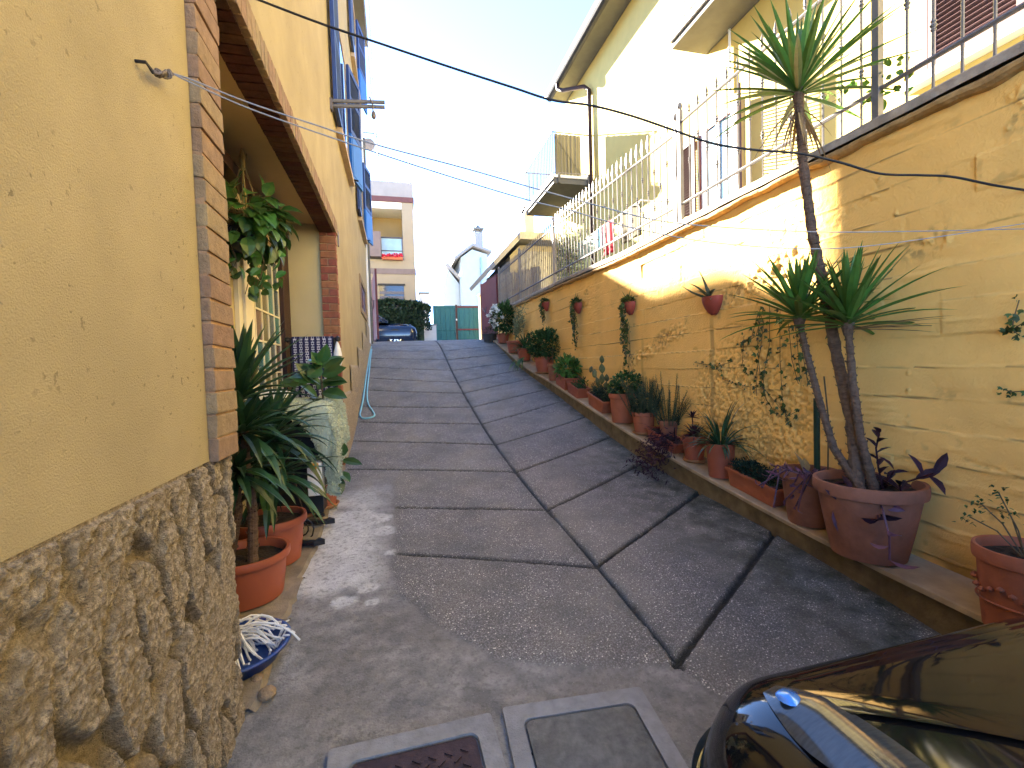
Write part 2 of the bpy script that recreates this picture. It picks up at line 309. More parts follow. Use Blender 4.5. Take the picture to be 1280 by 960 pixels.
class MB:
    """collects shapes; build() links them as one mesh object (world points are made local to an unrotated parent)"""
    def __init__(s): s.v = []; s.f = []; s.uv = {}
    def add(s, vs, fs):
        n = len(s.v); s.v += [tuple(map(float, p)) for p in vs]; s.f += [tuple(i + n for i in f) for f in fs]; return s
    def box(s, c, d, rz=0, tilt=None):
        x, y, z = [k / 2 for k in d]; P = [Vector((a*x, b*y, e*z)) for a, b, e in ((-1,-1,-1),(1,-1,-1),(1,1,-1),(-1,1,-1),(-1,-1,1),(1,-1,1),(1,1,1),(-1,1,1))]
        R = Matrix.Rotation(rz, 3, 'Z') if tilt is None else tilt
        return s.add([R @ p + Vector([float(k) for k in c]) for p in P], [(0,3,2,1),(4,5,6,7),(0,1,5,4),(1,2,6,5),(2,3,7,6),(3,0,4,7)])
    def bx(s, x0, x1, y0, y1, z0, z1): return s.box(((x0+x1)/2,(y0+y1)/2,(z0+z1)/2), (abs(x1-x0),abs(y1-y0),abs(z1-z0)))
    def tube(s, pts, r, n=8, cap=True):
        pts = [Vector([float(k) for k in p]) for p in pts]; m = len(pts); rs = r if hasattr(r, '__len__') else [r] * m
        V = []; F = []; up = Vector((0,0,1)); prev = None
        for i, p in enumerate(pts):
            t = (pts[min(i+1,m-1)] - pts[max(i-1,0)]).normalized()
            if prev is None:
                a = t.orthogonal().normalized() if abs(t.dot(up)) > .9 else t.cross(up).normalized()
            else:
                a = prev - t * prev.dot(t); a = a.normalized() if a.length > 1e-6 else t.orthogonal().normalized()
            prev = a; b = t.cross(a)
            for k in range(n):
                q = 2 * math.pi * k / n; V.append(p + (a * math.cos(q) + b * math.sin(q)) * rs[i])
        for i in range(m - 1):
            for k in range(n): F.append((i*n+k, i*n+(k+1)%n, (i+1)*n+(k+1)%n, (i+1)*n+k))
        if cap: F.append(tuple(reversed(range(n)))); F.append(tuple(range((m-1)*n, m*n)))
        return s.add(V, F)
    def lathe(s, prof, n=32, c=(0,0,0), sx=1, sy=1, close=False):
        V = []; F = []; m = len(prof)
        for r, z in prof:
            for k in range(n):
                q = 2 * math.pi * k / n; V.append((c[0] + r*math.cos(q)*sx, c[1] + r*math.sin(q)*sy, c[2] + z))
        for i in range(m - 1):
            for k in range(n): F.append((i*n+k, i*n+(k+1)%n, (i+1)*n+(k+1)%n, (i+1)*n+k))
        F.append(tuple(reversed(range(n))))
        if close: F.append(tuple(range((m-1)*n, m*n)))
        return s.add(V, F)
    def grid(s, P):
        P = np.asarray(P); a, b = P.shape[:2]; n = len(s.v)
        s.v += [tuple(p) for p in P.reshape(-1, 3).tolist()]
        s.f += [(n+i*b+j, n+i*b+j+1, n+(i+1)*b+j+1, n+(i+1)*b+j) for i in range(a-1) for j in range(b-1)]; return s
    def prism(s, poly, d):
        """poly: list of 3d points, extruded by vector d"""
        n = len(poly); V = [Vector(p) for p in poly]; d = Vector(d); V += [p + d for p in V]
        return s.add(V, [tuple(reversed(range(n))), tuple(range(n, 2*n))] + [(i, (i+1) % n, n + (i+1) % n, n + i) for i in range(n)])
    def blade(s, base, d, L, w, droop=.3, fold=.25, n=6, twist=0, tipw=.0, wmax=.35):
        """a strap leaf: V section, curving down towards its tip"""
        base = Vector([float(k) for k in base]); d = Vector(d).normalized(); side = d.cross(Vector((0,0,1)))
        side = side.normalized() if side.length > .05 else Vector((math.cos(twist), math.sin(twist), 0)); p = base.copy(); V = []; F = []
        for i in range(n + 1):
            t = i / n; ww = w * (min(1, .45 + t / wmax * .55) if t < wmax else (1 - ((t - wmax) / (1 - wmax)) ** 1.6) + tipw)
            up = side.cross(d).normalized()
            V += [p - side * ww / 2 + up * ww * fold, p, p + side * ww / 2 + up * ww * fold]
            d = (d + Vector((0,0,-1)) * droop / n * (.4 + 1.4 * t)).normalized(); p = p + d * (L / n)
        for i in range(n):
            a = i * 3; F += [(a, a+1, a+4, a+3), (a+1, a+2, a+5, a+4)]
        return s.add(V, F)
    def leaf(s, base, d, up, L, w, fold=.2, curl=.2):
        base = Vector([float(k) for k in base]); d = Vector(d).normalized(); up = Vector(up); side = d.cross(up)
        side = side.normalized() if side.length > 1e-4 else d.orthogonal().normalized(); up = side.cross(d)
        V = []; F = []
        for t, k in ((0,.0),(.22,.72),(.5,1),(.78,.66),(1,0)):
            c = base + d * (L * t) - up * (curl * L * t * t); h = up * (w * k * fold)
            V += [c - side * (w/2*k) + h, c, c + side * (w/2*k) + h]
        for i in range(4):
            a = i * 3; F += [(a, a+1, a+4, a+3), (a+1, a+2, a+5, a+4)]
        return s.add(V, F)
    def leaf2(s, base, d, up, L, w):
        base = Vector([float(k) for k in base]); d = Vector(d).normalized(); side = d.cross(Vector(up))
        side = side.normalized() if side.length > 1e-4 else d.orthogonal().normalized(); u = side.cross(d)
        m = base + d * L * .5
        return s.add([base, m - side*w/2 + u*w*.12, base + d*L - u*L*.12, m + side*w/2 + u*w*.12], [(0,1,2),(0,2,3)])
    def build(s, name, m, parent=None, smooth=False, uv=None, attrs=None, local=False, bevel=0):
        me = bpy.data.meshes.new(name); off = Vector((0,0,0)) if (parent is None or local) else world_off(parent)
        V = np.array(s.v, float) - np.array(off) if len(s.v) else np.zeros((0,3))
        me.from_pydata(V.tolist(), [], s.f); me.update()
        if smooth: me.polygons.foreach_set("use_smooth", [True] * len(me.polygons))
        for k, a in (attrs or {}).items():
            at = me.attributes.new(k, 'FLOAT', 'POINT'); at.data.foreach_set("value", np.asarray(a, float).ravel())
        if uv is not None:
            ul = me.uv_layers.new(name="uv"); li = np.zeros(len(me.loops), int); me.loops.foreach_get("vertex_index", li)
            ul.data.foreach_set("uv", np.asarray(uv, float).reshape(-1, 2)[li].ravel())
        o = bpy.data.objects.new(name, me); COL.objects.link(o)
        me.materials.append(MT[m] if isinstance(m, str) else m)
        if parent is not None: o.parent = parent
        if bevel:
            bm = bmesh.new(); bm.from_mesh(me); bmesh.ops.bevel(bm, geom=[e for e in bm.edges], offset=bevel, segments=2, affect='EDGES', profile=.7); bm.to_mesh(me); bm.free()
        return o
def rv(a=1): return Vector((rng.uniform(-a, a), rng.uniform(-a, a), rng.uniform(-a, a)))
def dirv(az, el): return Vector((math.cos(az)*math.cos(el), math.sin(az)*math.cos(el), math.sin(el)))
def structure(o): o["kind"] = "structure"; return o
# ================================================================== GROUND
CX = 1.08
GR = []   # groove segments (x0,y0,x1,y1,halfwidth)
RC = [(1.64,2.50),(2.42,3.27),(3.30,4.12),(4.23,4.88),(5.09,5.61),(5.92,6.35),(6.69,7.09),(7.46,7.90),(8.14,8.64),(8.98,9.30),(9.77,10.0),(10.5,10.75),(11.2,11.4),(11.9,12.1)]
LC = [(-.03,2.91,2.42),(-.04,3.72,3.30),(-.52,4.93,4.23),(-.56,6.05,5.09),(-.56,6.80,5.92),(-.56,7.46,6.69),(-.56,8.25,7.46),(-.56,8.94,8.14),(-.56,9.60,8.98),(-.56,10.26,9.77),(-.56,10.95,10.5),(-.56,11.6,11.2),(-.56,12.2,11.9)]
for yc, yr in RC: GR.append((CX, yc, 2.42, yr, .0125 if yc < 4.5 else .010))
for x, y, yc in LC: GR.append((x, y, CX, yc, .011 if yc < 4.5 else .009))
GR.append((1.10, 1.62, 1.07, 5.0, .009)); GR.append((1.07, 5.0, 1.04, 13, .009))
xs = np.concatenate([np.arange(-1.12, -.6, .04), np.arange(-.6, 2.43, .0125)])
ys = [-3.5]
while ys[-1] < 14.0:
    y = ys[-1]; ys.append(y + (.05 if y < .9 else .0105 if y < 3.4 else .016 if y < 6 else .026))
ys = np.array(ys); X, Y = np.meshgrid(xs, ys)
wob = .016 * (fbm(X*9, Y*9, 3, 4) - .5) + .012 * (fbm(X*45, Y*45, 4, 2) - .4)
gm = np.zeros_like(X)
for x0, y0, x1, y1, hw in GR:
    dx, dy = x1-x0, y1-y0; L2 = dx*dx + dy*dy
    t = np.clip(((X-x0)*dx + (Y-y0)*dy) / L2, 0, 1); d = np.hypot(X - x0 - t*dx, Y - y0 - t*dy)
    gm = np.maximum(gm, 1 - sstep(hw*.75, hw*1.7, np.abs(d + wob*.9)))
# smooth cement: a strip along the left side and the apron round the manholes
bl = np.interp(X, [-.03, .19, .36, 1.07, 1.2, 1.6, 2.42], [2.43, 2.07, 1.85, 1.63, 1.40, .9, .5])
nz = .10 * (fbm(X*4, Y*4, 9, 4) - .5)
smooth = np.maximum(sstep(-.015, .015, bl + nz - Y), sstep(-.03, .03, -.05 + nz*.6 - X) * sstep(-.25, .25, 4.45 + nz*3 - Y + .25*X))
gm = gm * (1 - smooth * .97)
wash = sstep(.44, .60, fbm(X*1.7 + 3, Y*1.7, 21, 4) + .20*sstep(2.0, 2.7, Y) - .22*sstep(-.25, -.02, X)*sstep(3.0, 2.2, Y)) * sstep(-.04, -.30, X + nz) * sstep(1.7, 2.4, Y) * sstep(4.6, 3.7, Y + nz*4)
for sx, sy, r in ((-.32,2.62,.05),(-.20,2.56,.05),(-.31,2.45,.06),(-.16,2.40,.03),(-.12,3.3,.10),(-.28,3.05,.12),(-.06,2.95,.05),(-.2,3.55,.12)):
    wash = np.maximum(wash, .95*(1 - sstep(r*.6, r, np.hypot((X-sx)*.8, Y-sy) + .05*(fbm(X*14, Y*14, 5, 3)-.5))))
moss = sstep(1.2, 2.25, X) * sstep(5.8, 3.2, Y) * .95 + sstep(2.1, 2.4, X) * .5
moss = np.maximum(moss, .35 * (1 - sstep(.02, .10, np.abs(X - CX))) * (Y > 1.6)) * (1 - smooth)
moss = np.maximum(moss, .9 * sstep(2.18, 2.38, X + .15*(fbm(X*6, Y*6, 8, 3)-.5)) * sstep(13, 9, Y))
Z = zg(X, Y) + .006*(fbm(X*3, Y*3, 1, 3) - .5) - .022*gm + .004*(fbm(X*22, Y*22, 2, 3)-.5) + .004*(1 - smooth)
m = MB(); m.grid(np.stack([X, Y, Z], -1))
structure(m.build('ramp', 'road', smooth=True, attrs=dict(groove=gm, smooth=smooth, moss=np.clip(moss, 0, 1), wash=wash)))
m = MB(); m.add([(-300, 13.95, 2.392), (300, 13.95, 2.392), (300, 600, 2.392), (-300, 600, 2.392)], [(0,1,2,3)])
structure(m.build('street', 'pave'))
m = MB(); m.add([(-60, -80, -.42), (60, -80, -.42), (60, -3.45, -.42), (-60, -3.45, -.42)], [(0,1,2,3)])
structure(m.build('yard_ground', 'pave'))

# ================================================================== RETAINING WALL
def copz(y): return float(np.interp(y, [-5, 5, 7, 12, 20], [2.875, 2.875, 2.945, 3.05, 3.05]))
YE = 12.0
ys = [-2.5]
while ys[-1] < YE: y = ys[-1]; ys.append(y + (.05 if y < .9 else .0068 if y < 3.6 else .012 if y < 5.5 else .03))
ys = np.array(ys); us = np.linspace(0, 1, 330)
Yg, U = np.meshgrid(ys, us, indexing='ij')
zb = np.array([ledge(y) - .15 for y in ys])[:, None]; zt = np.array([copz(y) - .075 for y in ys])[:, None]
Zg = zb + (zt - zb) * U
warp = .05*(fbm(Yg*1.3, Zg*1.3, 31, 3) - .5)
bi = (Zg + warp*.4) / .165; bk = np.floor(bi); bf = bi - bk
boff = (_h(bk, np.floor(Yg/2.3 + _h(bk, bk*0, 5)*.6), 7) - .5)
jn = np.floor(Yg/2.3 + _h(bk, bk*0, 5)*.08 + .12); jf = np.abs(((Yg/2.3 + _h(bk, bk*0, 5)*.08 + .12) - jn) - .5)
line = (1 - sstep(.012, .05, np.minimum(bf, 1-bf))) * sstep(.36, .52, fbm(Yg*1.3, bk*3.7, 41, 3))
vline = (1 - sstep(.0, .010, .5 - jf)) * sstep(.35, .6, fbm(Yg*2, Zg*2.2, 42, 3))
rough = sstep(.50, .72, fbm(Yg*1.2 + 7, Zg*1.6, 51, 4))
patch = (1 - sstep(.42, .75, np.hypot((Yg - 3.05)/1.1, (Zg - 1.15)/.95))) 
diag = (1 - sstep(.03, .13, np.abs(Zg - 2.55 + .30*(Yg - 1.6) - .1*(fbm(Yg*3, Zg*3, 61, 3) - .5)))) * (Yg < 5.2) * sstep(.40, .55, fbm(Yg*2.3, Zg*2.3, 62, 3))
diag2 = (1 - sstep(.02, .10, np.abs(Zg - 2.15 + .10*(Yg - 1.6) - .1*(fbm(Yg*3, Zg*3, 63, 3) - .5)))) * sstep(3.2, 2.4, Yg) * sstep(.42, .55, fbm(Yg*2.3+5, Zg*2.3, 64, 3))
jag = sstep(.45, .75, fbm(Yg*22, Zg*22, 71, 3))
pebb = fbm(Yg*46, Zg*46, 72, 3)
Xw = np.full_like(Yg, XR) - .016*boff - .016*line*(vn(Yg*9, bk*5, 73) - .35) - .010*sstep(.55, .8, fbm(Yg*3, Zg*14, 76, 3))*sstep(3.6, 2.4, Yg) + .004*(1-bf)*(boff > 0) - .016*vline*jag
Xw += -.022*(diag + diag2)*jag - .034*patch*(pebb - .40) - .012*rough*(pebb - .4) - .008*(fbm(Yg*1.1, Zg*1.1, 74, 3) - .5) - .0035*(fbm(Yg*10, Zg*10, 75, 3)-.5)
crack = (1 - sstep(.006, .020, np.abs(fbm(Yg*.9 + 3, Zg*2.4, 86, 4) - .47))) * sstep(.50, .62, fbm(Yg*1.6, Zg*1.6, 87, 3))
Xw += .006*crack
dirt = .85*line*sstep(.25, .5, vn(Yg*5, bk*3, 81)) + .6*vline*sstep(.3, .6, jag) + .5*crack*sstep(.3, .5, pebb) + .6*(diag + diag2)*(1 - jag)*sstep(.35,.6,pebb) + .40*patch*sstep(.44, .36, pebb) + .30*sstep(.70, .80, fbm(Yg*9, Zg*9, 84, 4))
grime = sstep(.20, .0, Zg - zb - .15) * sstep(.3, .6, fbm(Yg*5, Zg*5, 82, 3)) * .75
streak = sum((1 - sstep(.012, .035, np.abs(Yg - yy + .02*(vn(Zg*6, Yg*0, 83)-.5)))) * sstep(zz, zz - .2, Zg) * sstep(zz - 1.35, zz - .9, Zg) * w for yy, zz, w in ((3.44, 2.0, .55), (4.6, 1.9, .35), (4.9, 2.1, .5), (2.2, 2.1, .2)))
dirt = np.clip(np.maximum(np.maximum(dirt, grime), streak), 0, 1)
rw = thing('retaining_wall', 'long yellow board-marked concrete wall with a stone coping, running up the right side of the ramp', 'wall', (XR, 4, .8))
m = MB(); m.grid(np.stack([Xw, Yg, Zg], -1)[:, ::-1]); m.build('wall_face', 'rwall', rw, smooth=True, attrs=dict(dirt=dirt[:, ::-1]))
# coping, with the broken bed of mortar under it
m = MB(); sec = [(2.63, -.055), (2.628, -.012), (2.64, 0), (2.90, .004), (2.90, -.07), (2.68, -.07)]
yy = np.arange(-2.5, YE + .01, .06); P = np.array([[(x + .006*(vn(y*4, k*9., 91)-.5), y, copz(y) + z + .006*(vn(y*5, k*7., 92)-.5)) for k, (x, z) in enumerate(sec)] for y in yy]); m.grid(P); m.build('coping', 'coping', rw)
m = MB(); yy = np.arange(-2.5, YE, .02)
P = np.array([[(XR + .012 - (.058 + .020*fbm(y*9, 1.0, 94, 3)) * math.sin(a)**.7, y, copz(y) - .060 - (.03 + .045*float(fbm(y*6, 3.0, 95, 4))) * (1 - math.cos(a)) / 2) for a in np.linspace(.25, math.pi, 6)] for y in yy]); m.grid(P); m.build('mortar_bed', 'coping_mortar', rw, smooth=False)
# the terrace and its earth behind the wall
m = MB(); m.bx(2.72, 30, -12, YE, -.4, 2.70); m.build('terrace_fill', 'concrete', rw)

# ================================================================== LEDGE (kerb with a slab on top)
kb = thing('ledge', 'low plastered ledge with tan slab top, carrying the flower pots along the yellow wall', 'ledge', (2.5, 4, ledge(4)))
yy = np.arange(-2.5, 12.2, .05)
m = MB(); P = np.array([[(XK + .012*(vn(y*7, k*3., 101)-.5), y, z0 + (ledge(y) - .028 - z0)*k/5) for k in range(6)] for y in yy for z0 in [float(zg(XK, y)) - .08]]).reshape(len(yy), 6, 3)
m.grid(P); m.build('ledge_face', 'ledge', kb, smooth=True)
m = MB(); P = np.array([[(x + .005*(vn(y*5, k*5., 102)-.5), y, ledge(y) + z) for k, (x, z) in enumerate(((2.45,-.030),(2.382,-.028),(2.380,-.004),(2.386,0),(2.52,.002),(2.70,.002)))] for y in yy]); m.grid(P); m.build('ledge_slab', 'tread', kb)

# ================================================================== LEFT HOUSE
lh = thing('yellow_house', 'yellow plastered house on the left with brick-framed loggia, rough stone base and blue shutters', 'house', (-2, 4, .4))
HT = 9.3
m = MB()
m.bx(-.90, XL, -.6, 1.605, 1.285, HT)
m.bx(-.90, XL, 1.605, 5.16, 3.14, HT)
m.bx(-.90, XL, 5.16, 11.45, .2, HT)
m.bx(-9, -1.30, -.6, 11.45, -.4, HT)
m.build('plaster_wall', 'plaster', lh)
m = MB(); m.bx(-9.3, -.35, -.8, 11.65, HT, HT + .18); m.build('eave_slab', 'soffit', lh)
m = MB(); m.bx(-1.29, -1.09, 1.62, 5.25, .2, 3.08); m.bx(-1.089, -.70, 5.10, 5.25, .2, 3.08); m.bx(-1.089, -.71, 1.42, 1.62, .2, 3.08); m.build('loggia_wall', 'plaster_in', lh)
m = MB(); m.bx(-1.28, -.705, 1.45, 5.24, 3.083, 3.16); m.build('loggia_ceiling', 'ceil', lh)
yy = np.arange(1.80, 5.11, .05); m = MB(); m.grid(np.array([[(x, y, float(zg(XL, y)) + (.016 if x < -.54 else -.03)) for x in (-1.09, -.8, -.60 + .05*vn(y*7, 1., 55), -.565 + .07*vn(y*7, 1., 55))] for y in yy])); m.build('loggia_floor', 'tan', lh)
# near brick pillar: one rustic brick per course
def wobbox(mb, x0, x1, y0, y1, z0, z1, j=.004):
    n = len(mb.v); mb.bx(x0, x1, y0, y1, z0, z1)
    for i in range(n, n + 8): mb.v[i] = tuple(c + rng.uniform(-j, j) for c in mb.v[i])
pil = None
m = MB(); z = 1.283
while z < 3.35:
    h = .066 + rng.uniform(-.002, .003); p = rng.uniform(-.004, .005)
    wobbox(m, -.60, -.548 + p*.5, 1.612 + rng.uniform(-.003, .004), 1.80 + p, z, z + h, .0025); z += h + .007
bp = m.build('brick_pillar', 'brick', lh, bevel=.006)
m = MB(); m.bx(-.72, -.5545, 1.6165, 1.795, 1.28, 3.139); m.build('pillar_core', 'mortar', bp)
# far brick pillar
m = MB(); z = .5; k = 0
while z < 2.98:
    h = .066
    if k % 2: wobbox(m, -.712, -.558, 5.065, 5.20, z, z + h, .002)
    else:
        wobbox(m, -.712, -.645, 5.067, 5.20, z, z + h, .002); wobbox(m, -.635, -.558, 5.065, 5.17, z, z + h, .002)
    z += h + .011; k += 1
fp = m.build('brick_pillar', 'brick_dark', lh, bevel=.004)
m = MB(); m.bx(-.705, -.566, 5.078, 5.19, .4, 2.995); m.build('pillar_core', 'mortar', fp)
# lintel of soldier bricks with a brick soffit
m = MB(); y = 1.62
while y < 5.17:
    w = .058; wobbox(m, -.58, -.546, y, y + w, 3.0, 3.135, .002); y += w + .010
li = m.build('brick_lintel', 'brick', lh, bevel=.004)
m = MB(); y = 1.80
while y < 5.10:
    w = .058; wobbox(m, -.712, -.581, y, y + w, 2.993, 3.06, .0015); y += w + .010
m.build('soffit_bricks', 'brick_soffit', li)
m = MB(); m.bx(-.70, -.56, 1.61, 5.17, 3.003, 3.139); m.build('lintel_core', 'mortar', li)
# rough rendered base with meandering channels, modelled
ys = np.arange(-.1, 1.778, .0047); zs = np.arange(-.12, 1.292, .0047); Yg, Zg = np.meshgrid(ys, zs, indexing='ij')
wy = Yg + .05*(fbm(Yg*4, Zg*3, 111, 3) - .5) + .10*Zg; wz = Zg + .10*(fbm(Yg*5, Zg*4, 112, 3) - .5)
r2 = np.random.RandomState(11); f1 = np.full_like(Yg, 9.); f2 = np.full_like(Yg, 9.)
for i in range(-8, 24):
    for j in range(-2, 6):
        sy = (i + .5*(j % 2) + r2.uniform(-.36, .36)) * .115; sz = (j + r2.uniform(-.42, .42)) * .34
        d = np.hypot((wy - sy)/.115, (wz - sz)/.36); f2 = np.minimum(f2, np.maximum(f1, d)); f1 = np.minimum(f1, d)
edge = f2 - f1; ch = (1 - sstep(.07, .22, edge)) * sstep(.30, .44, fbm(Yg*3.2, Zg*2.6, 113, 3))
peb = fbm(Yg*75, Zg*75, 114, 2); lump = fbm(Yg*28, Zg*28, 115, 3)
Xb = XL + .010 + .012*(lump - .5)*(1-ch) + .017*(peb - .5)*(1 - ch*.9) - .040*ch + .010*(fbm(Yg*6, Zg*6, 116, 3)-.5)
Xb = np.where(Zg > 1.275, XL - .002, Xb)
deep = ch * sstep(.5, .7, fbm(Yg*4 + 9, Zg*3, 117, 3)); Xb = Xb - .03*deep
# turn the corner into the loggia
tail = np.stack([np.stack([Xb[-1] - .01 - k*.05 + .012*(peb[-5-k] - .5), np.full(len(zs), 1.782) + .006*(lump[-3-k*7]-.5) - .004, zs], -1) for k in range(8)], 0)
P = np.concatenate([np.stack([Xb, Yg, Zg], -1), tail], 0); at = np.concatenate([np.clip(ch*.55 + deep*.5 + .55*sstep(.40, .28, peb)*(1 - ch), 0, 1), np.zeros((8, len(zs)))], 0)
m = MB(); m.grid(P); m.build('stone_base', 'stone', lh, smooth=False, attrs=dict(groove=at))
# stepped base further up the ramp
m = MB()
for y0, y1, zt in ((5.165, 6.16, 1.32), (6.16, 7.46, 1.65), (7.46, 8.67, 1.95), (8.67, 9.9, 2.28), (9.9, 11.46, 2.62)):
    ys = np.arange(y0, y1 + .001, (y1 - y0)/60); zs = np.linspace(.3, zt, 40); A, B = np.meshgrid(ys, zs, indexing='ij')
    Q = np.stack([XL + .016 + .014*(fbm(A*30, B*30, 121, 3) - .5), A, B], -1); Q[:, -1, 0] = XL - .002; m.grid(Q)
m.build('stone_base', 'stone', lh)
# shutter windows high on the alley side
def shutter_window(y0, y1, z0, z1):
    w = m0 = MB(); m0.bx(XL - .02, XL + .012, y0 + .55, y1 - .55, z0, z1); wn = m0.build('window', 'glassdk', lh)
    f = MB(); a, b = y0 + .55, y1 - .55
    for q in ((a - .07, a, z0 - .06, z1 + .06), (b, b + .07, z0 - .06, z1 + .06), (a, b, z1, z1 + .06)): f.bx(XL - .01, XL + .022, *q)
    f.build('window_frame', 'sill', wn)
    s = MB(); s.bx(XL - .01, XL + .075, y0 + .40, y1 - .40, z0 - .075, z0 - .005); s.build('sill', 'sill', wn)
    for s_, ya, yb in ((0, y0, y0 + .56), (1, y1 - .56, y1)):
        l = MB(); zl = z0 if s_ == 0 else z0 + (z1 - z0)*.40
        Rz = Matrix.Rotation(-.20 if s_ else 0, 3, 'Z'); hinge = Vector((XL + .05, ya if s_ else ya, 0)); W = yb - ya
        def lb(mb, u0, u1, za, zb, t=.04, tl=None):
            c = hinge + Rz @ Vector((0, (u0 + u1)/2, 0)) + Vector((0, 0, (za + zb)/2)); mb.box(c, (t, u1 - u0, zb - za) if tl is None else (.045, u1 - u0, .008), tilt=Rz if tl is None else Rz @ tl)
        lb(l, 0, .06, zl, z1); lb(l, W - .06, W, zl, z1)
        for zz in (zl, (zl + z1)/2, z1 - .08): lb(l, .06, W - .06, zz, zz + .08, .038)
        zz = zl + .09
        while zz < z1 - .1: lb(l, .06, W - .06, zz, zz, tl=Matrix.Rotation(.7, 3, 'Y')); zz += .035
        l.build('shutter', 'blue_sh', wn)
        if s_ == 1:
            fl = MB(); lb(fl, 0, W, z0, zl - .01, .036); lb(fl, .05, W - .05, z0 + .05, zl - .06, .046); fl.build('shutter_flap', 'blue_lit', wn)
            bk = MB(); bk.tube([(XL, ya + .1, z0 + .02), (XL + .14, ya + .08, z0 - .02)], .012, 6); bk.build('shutter_stay', 'iron', wn)
shutter_window(5.35, 7.75, 4.42, 6.05)
shutter_window(8.55, 11.0, 4.42, 6.05)
shutter_window(8.35, 10.8, 7.25, 8.9)
# small low window with brick surround
m = MB(); m.bx(XL - .02, XL + .008, 8.75, 10.15, 2.72, 3.2); sw = m.build('window', 'glassdk', lh)
m = MB()
for q in ((8.60, 8.75, 2.62, 3.30), (10.15, 10.30, 2.62, 3.30), (8.75, 10.15, 3.2, 3.30), (8.75, 10.15, 2.62, 2.72)): m.bx(XL - .01, XL + .02, *q)
m.build('brick_surround', 'brick', sw)
# conduit end and a little cover on the wall beside the far pillar
m = MB(); m.bx(XL - .01, XL + .012, 5.42, 5.47, 2.95, 3.12); m.build('cover_plate', 'wire', lh)
m = MB(); m.bx(XL + .002, XL + .03, 11.0, 11.452, 2.2, HT - .01); m.build('pale_pilaster', 'white', lh)
m = MB(); m.tube([(-.535, 11.35, 2.2), (-.535, 11.35, 7.0)], .04, 8); m.build('downpipe', 'concrete', lh)
# glazed door in the loggia, cream frame, open dark leaf and shutter rail
m = MB(); m.bx(-1.089, -1.06, 3.62, 3.98, .45, 2.70); m.bx(-1.089, -1.06, 3.98, 5.09, 2.60, 2.70); m.bx(-1.059, -1.04, 3.70, 3.80, .45, 2.68)
dr = m.build('door', 'cream', lh)
m = MB()
for i in range(4):
    for j in range(8): m.bx(-1.08, -1.062, 3.985 + i*.195, 3.985 + i*.195 + .192, .55 + j*.255, .55 + j*.255 + .252)
m.build('glass', 'stained', dr)
m = MB()
for i in range(5): m.bx(-1.07, -1.052, 3.977 + i*.195, 3.991 + i*.195, .5, 2.60)
for j in range(9): m.bx(-1.068, -1.0525, 3.98, 4.77, .542 + j*.255, .556 + j*.255)
m.build('glazing_bars', 'cream', dr)
m = MB(); m.bx(-1.075, -1.02, 4.80, 5.08, .5, 2.93); m.build('dark_leaf', 'dwood', dr)
m = MB(); m.bx(-1.089, -1.0, 3.05, 5.09, 2.90, 2.985); m.build('shutter_rail', 'dwood', lh)
# ================================================================== FENCE ON THE WALL (three lengths)
def bar_mesh(name, h, tip, knots):
    m = MB(); m.tube([(0,0,0),(0,0,h)], .0075, 6)
    for z in knots: m.lathe([(.0078,-.03),(.013,-.022),(.0085,-.012),(.0165,0),(.0085,.012),(.013,.022),(.0078,.03)], 8, (0,0,z))
    if tip == 'bud': m.lathe([(.0075,0),(.015,.012),(.008,.022),(.013,.045),(.006,.075),(.001,.10)], 6, (0,0,h))
    else:   # flat flame shaped spear
        m.lathe([(.0075,0),(.014,.01),(.010,.02),(.030,.06),(.026,.10),(.012,.15),(.001,.19)], 8, (0,0,h), sx=.35, sy=1)
    o = m.build(name, 'rail'); me = o.data; bpy.data.objects.remove(o); return me
def fence(y0, y1, zt0, zt1, tip, dark, label, step, posts):
    ym = (y0 + y1)/2; f = thing('iron_fence', label, 'fence', (2.74, ym, copz(ym)), group='iron fence lengths on the retaining wall')
    zr = lambda y: zt0 + (zt1 - zt0)*(y - y0)/(y1 - y0); mm = 'rail_dark' if dark else 'rail'
    m = MB(); m.tube([(2.74, y0, zr(y0)), (2.74, y1, zr(y1))], .013, 6); m.build('top_rail', mm, f)
    m = MB(); m.tube([(2.74, y0, copz(y0) + .2), (2.74, y1, copz(y1) + .2)], .013, 6); m.build('bottom_rail', mm, f)
    for y in posts:
        m = MB(); m.box((2.74, y, (copz(y) - .02 + zr(y) + .12)/2), (.04, .04, zr(y) + .14 - copz(y))); m.lathe([(.02,0),(.028,.02),(.02,.05),(.001,.07)], 8, (2.74, y, zr(y) + .13)); m.build('post', 'rail', f)
    h = zr(ym) + .03 - copz(ym); k = 0; y = y0 + step*.5
    A = bar_mesh('baluster', h, tip, (h*.56,)); B = bar_mesh('baluster', h, tip, (h*.36, h*.74))
    while y < y1:
        if min(abs(y - p) for p in posts) > .04:
            o = bpy.data.objects.new('baluster', A if k % 2 else B); COL.objects.link(o); o.parent = f
            o.location = Vector((2.74, y, zr(y) + .03 - h)) - f.location; k += 1
        y += step
fence(.35, 3.93, 3.85, 3.85, 'bud', False, 'nearest length of pale iron fence, thin bars with knots and small bud tips', .125, (.4, 2.07, 3.93))
fence(3.98, 7.6, 3.78, 3.95, 'flame', False, 'middle length of pale iron fence, bars ending in flat flame-shaped spear tips', .118, (4.0, 7.58))
fence(7.65, 11.9, 3.95, 4.02, 'bud', True, 'farthest length of iron fence, with dark rails, sloping down to the maroon gate', .11, (9.8, 11.88))

